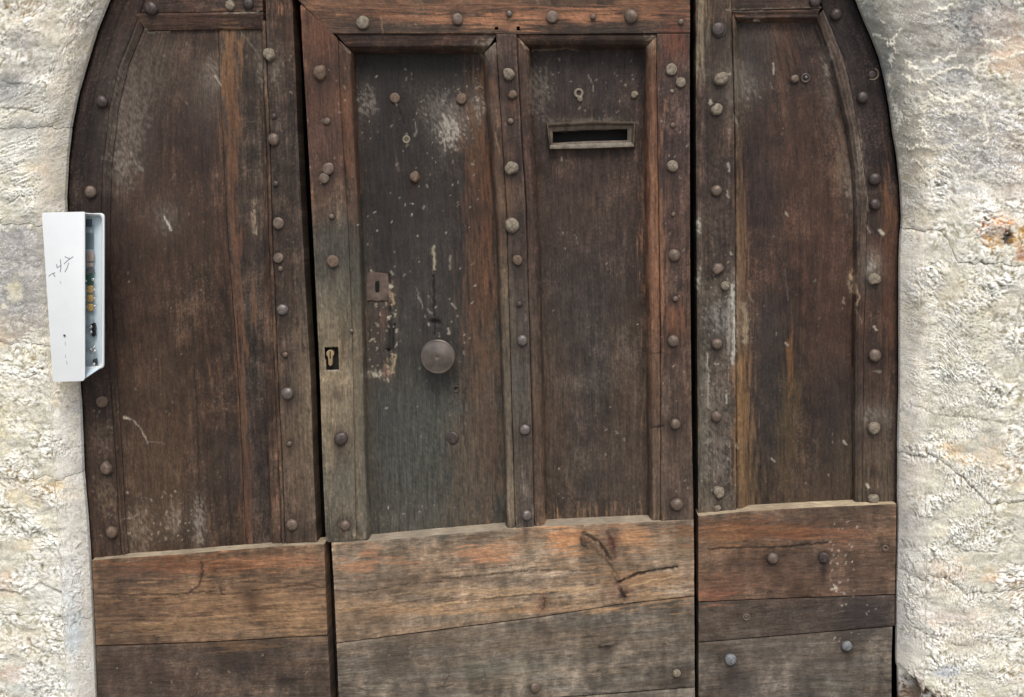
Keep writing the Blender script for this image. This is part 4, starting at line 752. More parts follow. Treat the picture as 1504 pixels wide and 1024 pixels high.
sheet('plank', leafL, [(p[0] + 3.5, p[1]) for p in LEx], [(476, 790), (481, 930), (486, 1024), (493, 1186)], [(131, 823), (250, 815), (400, 803), (476, 799)], [(140, 949), (300, 943), (482, 933)], 0, .06, (132, 106, 84), grain='h', top=(186, 174, 154), mat=WOODR, amp=1.1, crack=1)
sheet('plank', leafL, [(p[0] + 3.5, p[1]) for p in LEx], [(476, 790), (481, 930), (486, 1024), (493, 1186)], [(140, 950), (300, 944), (482, 934)], 1090, -.001, .06, (98, 84, 74), grain='h', mat=WOODR, amp=.8)
sheet('plank', leafL, [(p[0] + 3.5, p[1]) for p in LEx], [(486, 1024), (493, 1186)], 1092, VBOT, -.001, .06, (100, 88, 78), grain='h', mat=WOODR, step=8)
sheet('panel', leafL, [(118, -300), (150, -62)], 428, lambda u: np.minimum(arch_v(u) + 8, -75.), -61, -.012, .03, (74, 56, 48), step=8)

backing(leafL, [(p[0] + 10, p[1]) for p in LEx], [(p[0] - 4, p[1]) for p in gapL] + [(480, 1024), (487, 1186)], -.058)
# ---- middle leaf (the wicket)
gl = [(437, -60), (440.5, 0), (446, 100), (451.5, 190), (462, 390), (470, 560), (474.5, 700), (479, 800)]
s1 = [(493, 0), (496, 60), (499, 150), (506, 250), (511.5, 350), (517, 500), (520, 640), (523, 800)]
p1 = [(519, 0), (521, 80), (524, 180), (529, 270), (533.5, 350), (537, 500), (539.5, 640), (546, 800)]
p2 = [(709, 0), (709, 82), (712, 150), (718, 191), (721, 256), (728, 342), (733, 480), (739, 640), (742, 800)]
m1 = [(728, 0), (729, 60), (737, 190), (744, 300), (749, 480), (753.5, 640), (758, 800)]
m2 = [(757, 0), (759, 60), (765, 190), (772, 300), (777, 470), (782, 640), (785, 800)]
p3 = [(779, 0), (780, 75), (785, 190), (791, 300), (797, 470), (801.5, 640), (804, 800)]
p4 = [(945, 0), (945.5, 190), (946.5, 300), (948, 470), (950, 640), (952, 800)]
s4 = [(965, 0), (965, 100), (968, 300), (970.5, 500), (971, 800)]
gr_ = [(1013.5, -60), (1013.5, 200), (1014, 390), (1016, 600), (1019, 765), (1019.5, 800), (1021, 1024), (1023, 1186)]
WP, WS = -.062, -.004
keyh = [(477, 510), (497, 509), (498, 545), (479, 546)]
sheet('stile', leafM, gl, s1, [(440, 4), (497, 57.3)], [(470, 797), (545, 794)], WS, .06, [(0, (116, 78, 60)), (180, (108, 76, 62)), (300, (104, 86, 72)), (370, (94, 90, 82)), (450, (112, 104, 88)), (560, (168, 152, 124)), (700, (138, 130, 110)), (800, (122, 114, 100))], holes=[keyh], round_=4, wob=.1, bev=.5, wear=.1,
      hf=lambda u, v, e: 0)
sheet('moulding', leafM, s1, p1, [(493, 55.5), (521, 80)], [(470, 797), (546, 792)], WS - .004, .05, [(0, (116, 90, 68)), (200, (124, 88, 64)), (320, (100, 84, 68)), (400, (92, 92, 82)), (560, (152, 138, 112)), (700, (132, 122, 104)), (800, (122, 114, 100))],
      prof=[(0, -2), (.1, 0), (.72, -1.5), (.86, -12), (1, -52)], amp=.3, round_=3, wob=.1, bev=.5)
sheet('rail', leafM, [(438, 0), (495, 57), (498, 60)], [(1013.5, -60), (1013.5, 200)], -40, [(480, 49), (730, 49), (765, 50), (1020, 48)], WS, .06, (104, 84, 68), grain='h', amp=.7, wob=.1, bev=.5, wear=.1,
      holes=[[(726.5, 39), (731.5, 39), (731.5, 44.5), (726.5, 44.5)], [(758.5, 39), (763.5, 39), (763.5, 44.5), (758.5, 44.5)]])
sheet('moulding', leafM, [(493, 50), (521, 81)], [(730, 50), (710, 81)], 49.5, [(520, 80), (710, 79)], WS - .005, .05, (88, 66, 56), grain='h', prof=[(0, -2), (.12, 0), (.4, -3), (.62, -5), (.8, -20), (1, -52)], amp=.3, wob=.1, bev=.5)
sheet('moulding', leafM, [(758, 50), (779, 73)], [(968, 50), (947, 73)], 50.5, [(780, 73), (946, 72)], WS - .005, .05, (88, 66, 54), grain='h', prof=[(0, -2), (.12, 0), (.4, -3), (.7, -12), (1, -52)], amp=.3, wob=.1, bev=.5)
sheet('panel', leafM, [(p[0] - 1, p[1]) for p in p1], [(p[0] + 2, p[1]) for p in p2], 77, 800, WP, .02, [(80, (52, 46, 42)), (200, (58, 52, 48)), (400, (66, 62, 58)), (600, (78, 78, 74)), (800, (84, 82, 76))], holes=[], amp=.5)
sheet('moulding', leafM, p2, m1, [(709, 80), (729, 60)], [(700, 784), (760, 774)], WS - .004, .05, [(60, (100, 84, 74)), (300, (96, 76, 62)), (480, (110, 100, 84)), (640, (126, 116, 100)), (800, (120, 112, 96))], prof=[(0, -52), (.14, -12), (.3, -2), (.85, 0), (1, -3)], amp=.3, round_=3)
sheet('muntin', leafM, m1, m2, 49.5, [(740, 777), (800, 774)], WS, .06, [(40, (84, 66, 58)), (200, (82, 66, 60)), (400, (86, 74, 68)), (550, (90, 86, 82)), (800, (104, 94, 86))], amp=.4)
sheet('moulding', leafM, m2, p3, [(759, 52), (780, 74)], [(780, 776), (805, 773)], WS - .004, .05, [(40, (98, 76, 62)), (200, (86, 64, 56)), (400, (84, 66, 60)), (600, (102, 82, 70)), (800, (110, 92, 78))], prof=[(0, -3), (.12, 0), (.62, -2), (.84, -13), (1, -52)], amp=.3, round_=3)
slot = [(812, 194), (921, 190), (921, 206), (812, 210)]
sheet('panel', leafM, [(p[0] - 1, p[1]) for p in p3], [(p[0] + 2, p[1]) for p in p4], 70, 790, WP, .02, [(70, (66, 56, 54)), (250, (76, 62, 56)), (400, (74, 64, 60)), (600, (82, 72, 66)), (780, (90, 78, 68))], holes=[slot])
sheet('moulding', leafM, p4, s4, [(945, 72), (966, 52)], [(940, 768), (975, 765)], WS - .004, .05, [(60, (112, 86, 68)), (200, (116, 84, 64)), (400, (140, 98, 72)), (560, (112, 90, 76)), (800, (118, 100, 86))], prof=[(0, -52), (.2, -14), (.4, -3), (.62, -.5), (.7, -2.5), (.9, 0), (1, -3)], amp=.3, round_=2)
sheet('stile', leafM, s4, gr_, 49, [(960, 766), (1020, 763.5)], WS, .06, [(40, (98, 74, 64)), (150, (88, 70, 66)), (350, (88, 70, 62)), (500, (104, 82, 70)), (640, (104, 88, 78)), (800, (108, 94, 84))], amp=.5)
bl_ = [(486, 790), (490, 860), (494, 945), (497, 1024), (503, 1186)]
seamM = [(480, 946.5), (493.5, 944.6), (615, 929), (700, 918), (800, 905), (907, 888), (1019, 875.5)]
sheet('plank', leafM, bl_, gr_, [(486, 797.5), (549, 794.7), (636, 786.5), (748, 777), (803, 773), (948, 766.5), (1020, 763.6)], seamM, 0, .06, (172, 150, 126), grain='h', top=(180, 170, 154), mat=WOODR, amp=1.3, crack=1)
sheet('plank', leafM, bl_, gr_, [(p[0], p[1] + 1.0) for p in seamM], [(480, 1052), (845, 1022.5), (1020, 1009)], -.001, .06, [(500, (132, 122, 110)), (760, (136, 127, 115)), (1000, (124, 116, 106))], grain='h', mat=WOODR, amp=.9, crack=.8)
sheet('plank', leafM, bl_, gr_, [(480, 1053.5), (845, 1024), (1020, 1010.5)], VBOT, -.002, .06, (128, 120, 110), grain='h', mat=WOODR, amp=.9)
sheet('panel', leafM, 438, 1013, lambda u: arch_v(u) + 10, -41, -.012, .03, (92, 70, 58), step=8)

MH = [slot]
sheet('backing_board', leafM, [(p[0] + 4, p[1]) for p in gl] + [(500, 1186)], 1010, 0, VBOT - 4, -.082, .012, (40, 32, 28), step=4, bev=0, holes=[slot, keyh], colf=lambda u, v, c, h, sd: (c, h))
# ---- right leaf
rl = [(1021.5, -60), (1022, 200), (1023, 390), (1024.5, 600), (1025.5, 765), (1026, 1024), (1028, 1186)]
REo = [(p[0] - 4.5 + 1.5 * smooth(200, 400, p[1]), p[1]) for p in REx]
c1 = [(1036, -60), (1037, 190), (1038, 400), (1038, 600), (1040, 800)]
c2 = [(1074, -60), (1075, 60), (1079, 200), (1080, 400), (1081, 600), (1083, 800)]
c3 = [(1083, 20), (1087, 100), (1092, 250), (1094, 400), (1097, 600), (1100, 800)]
RS, RP = -.024, -.052
sheet('stile', leafR, rl, c2, -60, [(1000, 762), (1083, 754)], RS, .05, [(0, (96, 82, 68)), (120, (84, 70, 62)), (300, (86, 70, 62)), (420, (84, 74, 66)), (700, (84, 74, 66))], prof=[(0, -1), (.22, 0), (.27, -3.5), (.31, -.5), (.95, 0), (1, -2)], amp=.9, wear=.35)
sheet('moulding', leafR, c2, c3, [(1074, 14), (1086, 34)], [(1070, 758), (1110, 752)], RS - .004, .05, [(0, (84, 72, 62)), (200, (96, 80, 66)), (300, (126, 100, 78)), (480, (134, 112, 86)), (600, (144, 110, 74)), (760, (122, 98, 74))], prof=[(0, -4), (.2, 0), (.5, -4), (1, -22)], amp=.4)
rB = [(1205, 0), (1209, 12), (1222, 42), (1238, 84), (1247, 116), (1257, 170), (1263, 205), (1270, 255), (1274, 310), (1272, 400), (1269, 500), (1268, 600), (1266, 800)]
rA = [(1190, 12), (1197, 33), (1208, 64), (1219, 98), (1232, 146), (1242, 186), (1250, 240), (1254, 300), (1254, 400), (1252, 500), (1252, 600), (1253, 800)]
sheet('rail', leafR, [(1074, -60), (1075, 60)], [(1190, -60), (1200, 0), (1209, 14)], -60, [(1060, 15), (1215, 12)], RS - .001, .05, (80, 64, 56), grain='h')
sheet('moulding', leafR, [(1070, 12), (1088, 35)], [(1206, 8), (1198, 35)], [(1060, 15.5), (1215, 12.5)], [(1080, 34), (1200, 33)], RS - .004, .04, (84, 66, 58), grain='h', prof=[(0, 0), (.15, 2), (.4, -2), (.6, -1), (1, -22)], amp=.3)
sheet('panel', leafR, [(p[0] - 1, p[1]) for p in c3], rA, 31, 770, RP, .02, [(30, (78, 66, 62)), (150, (78, 60, 50)), (400, (84, 62, 50)), (600, (72, 58, 48)), (750, (84, 70, 58))])
sheet('moulding', leafR, rA, rB, [(1190, 38), (1212, 10)], [(1240, 752), (1280, 749)], RS - .003, .05, [(0, (88, 76, 70)), (200, (92, 80, 72)), (330, (96, 82, 72)), (450, (82, 64, 54)), (760, (98, 86, 76))], prof=[(0, -22), (.25, -6), (.42, -5), (.58, -.5), (.72, -4), (1, 0)], amp=.4)
sheet('stile', leafR, rB, REo, -60, [(1250, 743), (1320, 740)], RS, .05, [(0, (54, 44, 44)), (180, (52, 42, 42)), (270, (66, 54, 50)), (340, (88, 64, 52)), (450, (84, 64, 54)), (600, (88, 72, 62)), (760, (96, 82, 72))],
      prof=[(0, -2), (.06, -3), (.5, -3), (.56, 0), (.7, 0), (.73, -1.5), (.78, 0), (.84, -1.5), (.88, 0), (1, -2)], wear=.35)
s8 = [(1026, 884), (1100, 880.5), (1318, 873)]; s9 = [(1026, 943.5), (1130, 935), (1200, 929), (1316, 919.5)]
REp = [(p[0] - 3, p[1]) for p in REx]
sheet('plank', leafR, rl, REp, [(1024, 758), (1060, 754.5), (1110, 750), (1200, 745), (1318, 740)], s8, 0, .06, [(1026, (128, 100, 80)), (1100, (122, 98, 80)), (1200, (114, 94, 80)), (1320, (120, 96, 80))], grain='h', top=(200, 186, 162), mat=WOODR, amp=.9, crack=.8)
sheet('plank', leafR, rl, REp, [(p[0], p[1] + 1) for p in s8], s9, -.001, .06, (86, 76, 70), grain='h', mat=WOODR, amp=.6)
REq = [(1312, 900), (1310, 960), (1309, 1186)]
sheet('plank', leafR, rl, REq, [(p[0], p[1] + 1) for p in s9], VBOT, -.002, .06, [(1026, (106, 98, 90)), (1150, (120, 113, 106)), (1320, (110, 104, 97))], grain='h', mat=WOODR, amp=.7)
sheet('panel', leafR, 1022, [(1290, -300), (1262, -62)], lambda u: np.minimum(arch_v(u) + 8, -75.), -61, -.012, .03, (74, 56, 48), step=8)

backing(leafR, 1030, [(p[0] - 10, p[1]) for p in REx], -.072)
# ------------------------------------------------------------------ studs
def dome(name, prof, seg=22, jitter=.05, seed=0, mats=None):
    """lathe about -Y; prof = [(radius, height towards the viewer)]"""
    r = random.Random(seed); V = []; Fc = []
    ph = [r.uniform(0, 6.28) for _ in range(4)]
    for (rad, hh) in prof:
        for k in range(seg):
            a = 2 * math.pi * k / seg
            q = rad * (1 + jitter * (math.sin(2 * a + ph[0]) + .7 * math.sin(3 * a + ph[1]) + .5 * math.sin(5 * a + ph[2])))
            V.append((q * math.cos(a), -hh * (1 + jitter * math.sin(a + ph[3])), q * math.sin(a)))
    n = len(prof)
    for i in range(n - 1):
        for k in range(seg):
            a, b = i * seg + k, i * seg + (k + 1) % seg
            Fc.append((a, b, b + seg, a + seg))
    V.append((0, -prof[-1][1] * 1.0, 0)); c = len(V) - 1
    me = bpy.data.meshes.new(name)
    me.from_pydata(V, [], [f for f in Fc] + [((n - 1) * seg + k, (n - 1) * seg + (k + 1) % seg, c) for k in range(seg)])
    for p in me.polygons: p.use_smooth = True
    me.update()
    return me

DOMES = {}
def dome_mesh(kind, shape, var):
    key = (kind, shape, var)
    if key not in DOMES:
        if shape == 'd': pr = [(1.0, -.25), (1.0, .08), (.96, .18), (.85, .34), (.66, .47), (.4, .56), (.16, .6)]
        elif shape == 'f': pr = [(1.0, -.25), (1.0, .14), (.95, .23), (.72, .30), (.3, .34)]
        else: pr = [(1.0, -.25), (.97, .1), (.86, .36), (.74, .52), (.5, .56), (.2, .62)]
        me = dome('stud', pr, jitter=.024 if shape != 'b' else .075, seed=var * 7 + kind); me.materials.append(STUDM[kind]); DOMES[key] = me
    return DOMES[key]
def stud(parent, u, v, r, kind=0, d=0.0, shape='d', name='stud', label=None):
    o = bpy.data.objects.new(name, dome_mesh(kind, shape, RND.randrange(4)))
    link(o, parent)
    x, y, z = P(u, v, d + .002); q = r * .00182
    o.location = Vector((float(x), float(y), float(z))) - parent.location
    o.scale = (q, q * RND.uniform(.85, 1.05), q * RND.uniform(.93, 1.04))
    o.rotation_euler = (RND.uniform(-.12, .12), RND.uniform(0, 6.28), RND.uniform(-.12, .12))
    if label: o['label'] = label
    return o
for (u, v, r, k, d, s) in STL(LSt, WS, WP, RS, RP):
    stud(leafL, u, v, r, k, d, s)
for (u, v, r, k, d, s) in STM(LSt, WS, WP, RS, RP):
    if r: stud(leafM, u, v, r, k, d, s)
for (u, v, r, k, d, s) in STR(LSt, WS, WP, RS, RP):
    stud(leafR, u, v, r, k, d, s)

# screws and small rings
def ring(parent, u, v, R_, r_, mat, d, name='screw', arc=(0, 2 * math.pi), flat=.6):
    V = []; Fc = []; n, m = 20, 7
    full = arc[1] - arc[0] > 6.2
    for i in range(n + (0 if full else 1)):
        a = arc[0] + (arc[1] - arc[0]) * i / n
        for j in range(m):
            b = 2 * math.pi * j / m; q = R_ + r_ * math.cos(b)
            V.append((q * math.cos(a) * .00182, -(r_ * math.sin(b) * flat + r_ * .5) * .00182, q * math.sin(a) * .00182))
    for i in range(n):
        for j in range(m):
            a0, a1 = i * m, ((i + 1) % n if full else i + 1) * m
            Fc.append((a0 + j, a0 + (j + 1) % m, a1 + (j + 1) % m, a1 + j))
    x, y, z = P(u, v, d)
    me = bpy.data.meshes.new(name); me.from_pydata(V, [], Fc); me.materials.append(mat)
    for p in me.polygons: p.use_smooth = True
    o = bpy.data.objects.new(name, me); link(o, parent); o.location = Vector((float(x), float(y), float(z))) - parent.location
    return o
CHALK, STEEL, DARKI = STUDM[2], STUDM[4], STUDM[3]
ring(leafM, 850, 137, 5.2, 2.0, CHALK, WP, 'bolt_ring'); stud(leafM, 852, 145, 4.5, 2, WP, 'b', 'plug')
ring(leafM, 597, 205, 4.5, 1.6, STUDM[2], WP, 'bolt_ring')
ring(leafM, 705, 132, 4.2, 1.0, CHALK, WP, 'bolt_ring', (.2, 3.0))
ring(leafM, 670, 571, 4.6, 1.3, DARKI, WP, 'screw')
stud(leafM, 665, 643, 10, 3, WP - .002, 'f', 'plug')
ring(leafR, 1282, 109, 7.5, 1.3, CHALK, RS, 'bolt_ring', (-2.2, 1.3)); stud(leafR, 1281, 110, 5.5, 3, RS, 'f', 'plug')
ring(leafR, 1183, 115, 5.5, 1.8, DARKI, RP, 'bolt_ring'); stud(leafR, 1184, 113.5, 2.2, 5, RP + .001, 'd', 'screw')
ring(leafR, 1300, 805, 3.6, 1.5, STUDM[0], 0, 'screw'); ring(leafR, 1096, 906, 4.6, 1.6, STUDM[0], -.001, 'screw'); stud(leafR, 1096, 906, 2.4, 0, -.001, 'f', 'screw_head')
ring(leafR, 1056, 44, 9, 1.4, DARKI, RS, 'bolt_ring')

# ------------------------------------------------------------------ hardware built from polygons
def poly_prism(name, pts, d, th, mat, parent, bevel=.0015, inset=None):
    """pts = photo outline on plane d, extruded straight back by th"""
    bm = bmesh.new(); fr = []
    for (u, v) in pts:
        x, y, z = P(u, v, d); fr.append(bm.verts.new((float(x), float(y), float(z))))
    bk = [bm.verts.new((q.co.x, q.co.y + th, q.co.z)) for q in fr]
    bm.faces.new(fr); bm.faces.new(bk[::-1]); n = len(fr)
    for i in range(n): bm.faces.new((fr[i], bk[i], bk[(i + 1) % n], fr[(i + 1) % n]))
    bmesh.ops.recalc_face_normals(bm, faces=bm.faces)
    if bevel: bmesh.ops.bevel(bm, geom=list(bm.edges), offset=bevel, segments=2, affect='EDGES', profile=.6)
    return bm_obj(name, bm, mat, parent)
def bm_obj(name, bm, mat, parent):
    if parent is not None: bmesh.ops.translate(bm, verts=bm.verts, vec=-parent.location)
    me = bpy.data.meshes.new(name); bm.to_mesh(me); bm.free(); me.materials.append(mat)
    for p in me.polygons: p.use_smooth = True
    try: me.set_sharp_from_angle(angle=math.radians(32))
    except Exception: pass
    o = bpy.data.objects.new(name, me); return link(o, parent)
def frame_bars(bm, outer, inner, prof):
    """mitred frame: lofts between outline outer and outline inner; prof = [(0..1 across, d)]"""
    rings = []
    for (t, d) in prof:
        row = []
        for (o, i) in zip(outer, inner):
            x, y, z = P(o[0] + (i[0] - o[0]) * t, o[1] + (i[1] - o[1]) * t, d); row.append(bm.verts.new((float(x), float(y), float(z))))
        rings.append(row)
    n = len(outer)
    for a, b in zip(rings[:-1], rings[1:]):
        for k in range(n): bm.faces.new((a[k], a[(k + 1) % n], b[(k + 1) % n], b[k]))
    bmesh.ops.recalc_face_normals(bm, faces=bm.faces)

def sub(pts, n=6, wob=.35, seed=1):
    r = random.Random(seed); out = []
    for i in range(len(pts)):
        a, b = pts[i], pts[(i + 1) % len(pts)]
        for k in range(n):
            t = k / n; j = 0 if k == 0 else wob
            out.append((a[0] + (b[0] - a[0]) * t + r.uniform(-j, j), a[1] + (b[1] - a[1]) * t + r.uniform(-j, j)))
    return out

slotm = plain_mat('letter_slot_metal', (92, 80, 68), .6, .25, .35, 40, .6, .001, (120, 106, 90))
lipm = plain_mat('letter_slot_lip', (128, 118, 102), .6, .2, .3, 50, .6, .001, (158, 148, 130))
bm = bmesh.new()
so_, si_ = [(802, 181), (868, 178), (935, 179), (932, 217), (870, 219), (807, 220)], [(812, 194), (866, 191), (921, 190), (921, 206), (868, 207), (812, 210)]
frame_bars(bm, sub(so_, 5, .3, 3), sub(si_, 5, .2, 4), [(0, WP - .004), (.02, WP + .010), (.12, WP + .016), (.25, WP + .015), (.5, WP + .007), (.8, WP + .006), (.97, WP + .004), (1, WP - .03)])
lf = bm_obj('letter_slot', bm, slotm, leafM); lf['label'] = 'dark metal letter slot frame'
poly_prism('lip', [(808, 213), (868, 210.5), (928, 209), (932, 215.5), (870, 218), (807, 219)], WP + .021, .008, lipm, lf, .0025).matrix_parent_inverse = Matrix()
for c in lf.children: c.location = Vector((0, 0, 0)); c.data.transform(Matrix.Translation(-leafM.location))
poly_prism('flap', [(806, 188), (926, 185), (926, 212), (806, 215)], WP - .045, .004, plain_mat('flap_metal', (34, 30, 28), .7), leafM, 0)

# knob
kb = plain_mat('knob_bronze', (112, 102, 94), .36, .6, .16, 25, .2, .0008, (138, 126, 116), spec=.5)
def knob():
    r0 = 26.5 * .00182
    prof = [(.62, -.002), (.66, .004), (.60, .010), (.42, .014), (.38, .022), (.46, .030), (.74, .036), (.94, .040), (1.0, .045), (1.0, .049), (.97, .052), (.93, .0535), (.90, .0528), (.86, .0530), (.6, .0570), (.3, .0594), (.08, .0602), (.05, .0590), (.02, .0590)]
    V = []; Fc = []; seg = 64
    for (a, h) in prof:
        for k in range(seg):
            t = 2 * math.pi * k / seg; V.append((a * r0 * math.cos(t), -h, a * r0 * math.sin(t)))
    for i in range(len(prof) - 1):
        for k in range(seg):
            q = i * seg + k; s_ = i * seg + (k + 1) % seg; Fc.append((q, s_, s_ + seg, q + seg))
    Fc.append(tuple((len(prof) - 1) * seg + k for k in range(seg)))
    me = bpy.data.meshes.new('door_knob'); me.from_pydata(V, [], Fc); me.materials.append(kb)
    for p in me.polygons: p.use_smooth = True
    o = bpy.data.objects.new('door_knob', me); link(o, leafM)
    x, y, z = P(642.5, 524.5, WP + .056); o.location = Vector((float(x), -WP, float(z))) - leafM.location
knob()

# old lock plate and the newer cylinder in the stile
plm = plain_mat('rusted_plate', (100, 86, 76), .8, .1, .2, 50, .5, .001, (122, 104, 92))
blk = plain_mat('lock_cavity', (14, 12, 11), .9)
bm = bmesh.new()
frame_bars(bm, [(539, 401), (545, 399), (554, 400), (562, 401), (570, 402), (571, 416), (570, 430), (569, 442), (561, 441), (554, 443), (546, 441), (539, 442), (538, 432), (538, 420), (538, 412)],
           [(552, 414), (553, 413.5), (554, 413), (555, 413.5), (556.5, 414), (557, 418), (557, 422), (557, 427), (556, 429), (554.5, 429.5), (553, 429.5), (552, 429), (551.5, 426), (551, 421), (551, 417)],
           [(0, WP - .002), (.02, WP + .0035), (.1, WP + .004), (.9, WP + .004), (.97, WP + .003), (1, WP - .002)])
lp = bm_obj('lock_plate', bm, plm, leafM)
poly_prism('keyhole', [(551, 413), (557, 413), (558, 429), (551, 430)], WP + .0018, .003, blk, leafM, 0)
poly_prism('lock_case', [(474, 505), (500, 505), (501, 549), (476, 549)], WS - .022, .02, plain_mat('lock_case_metal', (40, 34, 30), .7, .3), leafM, .001)
poly_prism('lock_lining', [(497, 509), (501, 509), (502, 547), (498, 546)], WS - .001, .02, plain_mat('rusty_lining', (112, 76, 48), .8), leafM, 0)
poly_prism('lock_lining', [(477, 545), (498, 544.5), (499, 549), (478, 549.5)], WS - .001, .02, plain_mat('lining_grey', (176, 166, 150), .7), leafM, .0008)
poly_prism('lock_lining', [(475, 507.5), (499, 506.5), (499, 510), (476, 510.5)], WS - .001, .02, plain_mat('lining_brown', (90, 74, 60), .8), leafM, .0008)
cyl = []
for k in range(16):
    a = math.radians(115 + k * (360 - 50) / 15.); cyl.append((484.5 + 5.4 * math.cos(a), 519.5 + 5.4 * math.sin(a)))
cyl = [(484.8 + 5.6 * math.cos(math.radians(a)), 519.5 + 5.6 * math.sin(math.radians(a))) for a in range(125, 416, 18)]
cyl += [(488.2, 528), (488, 535), (486.2, 537.5), (484, 537.5), (482.4, 535), (482, 528)]
cy = poly_prism('lock_cylinder', cyl, WS - .004, .02, plain_mat('brass', (184, 160, 122), .42, .35, .12, 40, .2, .0005), leafM, .0006)
poly_prism('key_slot', [(484, 516), (485.6, 516), (485.8, 527), (484.2, 527)], WS - .0035, .002, blk, leafM, 0)

# ------------------------------------------------------------------ intercom in the left reveal
x0, y0, z0 = P(92, 561, .09)
ic = thing('intercom_box', 'white plastic intercom box with its side open, on the left stone reveal', 'intercom', (float(x0), float(y0), float(z0)))
icm = plain_mat('white_plastic', (218, 222, 221), .42, 0, .03, 8, .05, .0005, (222, 225, 223), spec=.5)
icg = plain_mat('grey_blue_plastic', (196, 211, 218), .5, 0, .04, 10, .05, .0005)
FD, BD = .112, .074
def rounded(pts, r, n=4):
    out = []; m = len(pts)
    for i in range(m):
        p, a, b = np.array(pts[i], float), np.array(pts[i - 1], float), np.array(pts[(i + 1) % m], float)
        rr = r[i] if isinstance(r, (list, tuple)) else r
        if rr == 0: out.append(tuple(p)); continue
        da, db = (a - p) / np.linalg.norm(a - p), (b - p) / np.linalg.norm(b - p)
        for k in range(n + 1):
            t = k / n; q = (p + da * rr) * (1 - t) ** 2 + 2 * p * t * (1 - t) + (p + db * rr) * t ** 2; out.append(tuple(q))
    return out
front = rounded([(61, 312.5), (124.5, 311), (124.5, 560), (77.5, 561.5)], [2.5, 2.5, 6, 2.5])
poly_prism('cover', front, FD, .004, icm, ic, .0016)
# shell walls: left, top and bottom of the cover
def plate(name, q4, mat, th, parent=ic):
    """four (u, v, d) corners, thickened inwards"""
    bm = bmesh.new(); vs = []
    for (u, v, d) in q4:
        x, y, z = P(u, v, d); vs.append(bm.verts.new((float(x), float(y), float(z))))
    f = bm.faces.new(vs); bm.normal_update()
    n = f.normal.copy(); ex = [bm.verts.new(q.co + n * th) for q in vs]
    bm.faces.new(ex[::-1]); k = len(vs)
    for i in range(k): bm.faces.new((vs[i], ex[i], ex[(i + 1) % k], vs[(i + 1) % k]))
    bmesh.ops.recalc_face_normals(bm, faces=bm.faces)
    return bm_obj(name, bm, mat, parent)
plate('casing_wall', [(63, 314, FD - .003), (122.5, 312.5, FD - .003), (148, 314, BD), (92, 316, BD)], icm, -.0022)
plate('casing_wall', [(80, 560, FD - .003), (121.5, 558.5, FD - .003), (150, 539.5, BD - .004), (108, 544, BD - .004)], icg, .0022)
plate('casing_wall', [(62.5, 314, FD - .003), (79, 560, FD - .003), (106, 544, BD), (90, 316, BD)], icm, .002)
tray_o = rounded([(88, 314), (153.5, 313), (152.8, 541), (106, 546)], [1, 7, 6, 1]); tray_i = rounded([(90, 318), (149.6, 317.5), (149.0, 537), (108, 541.5)], [1, 5, 4.5, 1])
tray = poly_prism('back_plate', tray_o, BD - .014, .004, icg, ic, .001)
bm = bmesh.new()
frame_bars(bm, tray_o, tray_i, [(0, BD - .016), (0, BD - .002), (.3, BD), (.75, BD), (1, BD - .002), (1, BD - .014)])
bm_obj('rim', bm, icm, ic)
pcb = poly_prism('circuit_board', [(112, 330), (137, 330), (137.5, 534), (112, 536)], BD - .008, .002, plain_mat('board_grey', (178, 194, 198), .5, 0, .25, 60), ic, .0003)
PB = BD - .0075
poly_prism('terminal_block', [(124, 404), (136, 403), (136.5, 418), (124, 418)], PB + .005, .006, plain_mat('green_block', (62, 100, 84), .5), ic, .0006)
orange = plain_mat('amber_terminal', (206, 170, 104), .45, 0, .12, 50)
silver = plain_mat('solder', (226, 228, 226), .25, .7, .05, 30)
for k in range(3):
    v = 419 + k * 13.3
    poly_prism('terminal', rounded([(128, v + .8), (135.5, v + .8), (136, v + 11.4), (128.5, v + 11.4)], 2.5), PB + .009, .009, orange, ic, .001)
for (u, v, r) in [(126, 413, 2.2), (136.5, 411, 2.6), (126.5, 427, 2.0), (138, 426, 2.2), (126.5, 440, 2.0), (138.3, 439, 2.2), (127.5, 452, 2), (138.6, 450, 2.2), (133.5, 480, 2.6), (133.5, 488, 2.6), (133, 513, 2.4), (138, 510, 2.6), (139, 516, 2.6), (138, 535, 2.4)]:
    ring(ic, u, v, r * .5, r * .55, silver, PB + .006, 'solder_joint')
pink = plain_mat('copper_coil', (196, 178, 168), .5, .2, .2, 60)
poly_prism('coil', rounded([(126, 370), (136.5, 369), (137, 384), (126, 384.5)], 2.5), PB + .008, .008, pink, ic, .0012)
poly_prism('coil', rounded([(126.5, 386), (136, 386), (136.5, 393), (127, 393)], 2.5), PB + .006, .006, pink, ic, .0012)
poly_prism('chip', [(125, 395), (138, 395), (138, 402), (125, 402)], PB + .004, .004, plain_mat('chip_grey', (110, 112, 112), .5), ic, .0005)
poly_prism('chip', [(126, 322), (134, 322), (134, 333), (126, 333)], PB + .004, .004, plain_mat('chip_dark', (86, 100, 104), .5), ic, .0005)
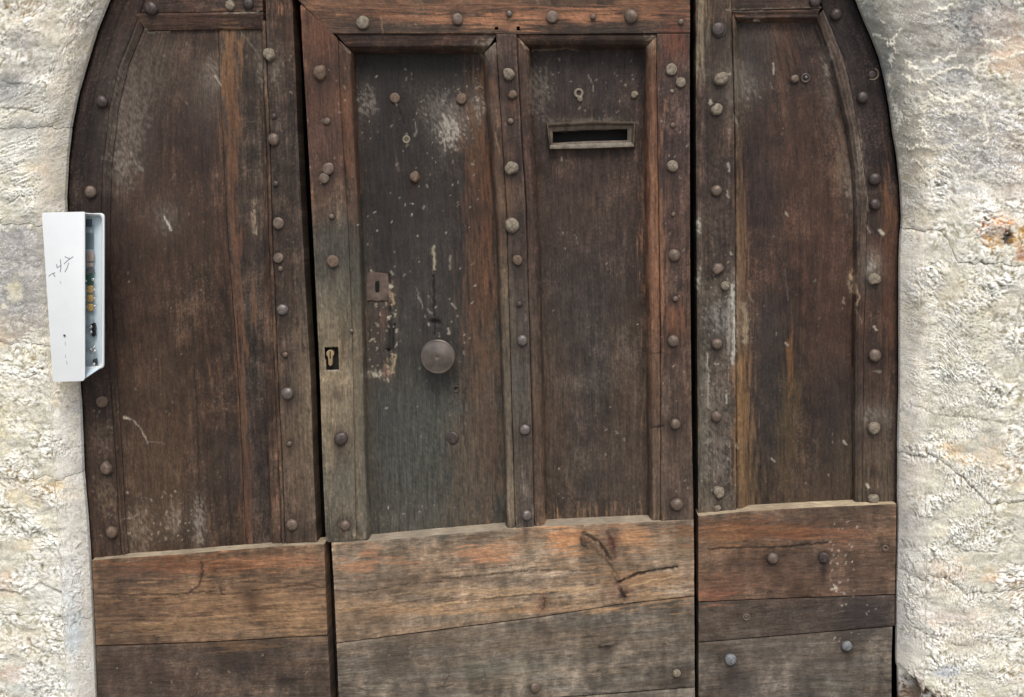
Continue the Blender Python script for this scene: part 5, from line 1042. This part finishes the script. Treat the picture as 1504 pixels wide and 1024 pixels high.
poly_prism('chip', [(126, 342), (137, 342), (137, 366), (126, 366)], PB + .001, .002, plain_mat('chip_slate', (124, 142, 148), .5), ic, .0005)
poly_prism('socket', rounded([(134, 475), (139.5, 474), (140, 494), (135, 495)], 2.5), PB + .006, .006, plain_mat('socket_black', (30, 32, 36), .4), ic, .0008)
poly_prism('socket', rounded([(136, 528), (142, 526), (143, 536), (136, 538)], 2), PB + .004, .004, plain_mat('socket_dark', (58, 66, 70), .4), ic, .0006)
# pencil scribble and a faint dotted mark on the cover: flat strokes
ink = plain_mat('pencil_grey', (150, 158, 162), .8); ink2 = plain_mat('faint_grey', (190, 196, 198), .8)
def scribble(name, lines, wd, mat):
    bm = bmesh.new(); dd = FD + .0004
    for ln in lines:
        prev = None
        for i, (u, v) in enumerate(ln):
            a = ln[max(0, i - 1)]; b = ln[min(len(ln) - 1, i + 1)]; L_ = math.hypot(b[0] - a[0], b[1] - a[1]) or 1; nx_, ny_ = -(b[1] - a[1]) / L_ * wd / 2, (b[0] - a[0]) / L_ * wd / 2
            q = []
            for sgn in (1, -1):
                x, y, z = P(u + nx_ * sgn, v + ny_ * sgn, dd); q.append(bm.verts.new((float(x), float(y), float(z))))
            if prev: bm.faces.new((prev[0], prev[1], q[1], q[0]))
            prev = q
    bmesh.ops.recalc_face_normals(bm, faces=bm.faces)
    return bm_obj(name, bm, mat, ic)
scribble('scribble', [[(71, 406), (76, 402.5), (81, 400.5)], [(78, 402), (81, 407)], [(83, 388), (84, 394)], [(88.5, 381), (89.5, 390), (88.5, 400)], [(94, 388), (99, 383), (104, 379.5), (107.5, 377)], [(95, 377), (99, 379), (103, 380)], [(101, 386), (98, 395), (95, 400)], [(84, 393), (90, 390)]], 1.1, ink)
for ln in ([(88.5, 413), (89, 417)], [(95.6, 502), (96, 508)], [(96, 521), (96.5, 526)], [(97.5, 530), (99, 536)]):
    scribble('faint_mark', [ln], 1.0, ink2)
stud(ic, 94.5, 493, 1.6, 3, FD, 'f', 'pin')
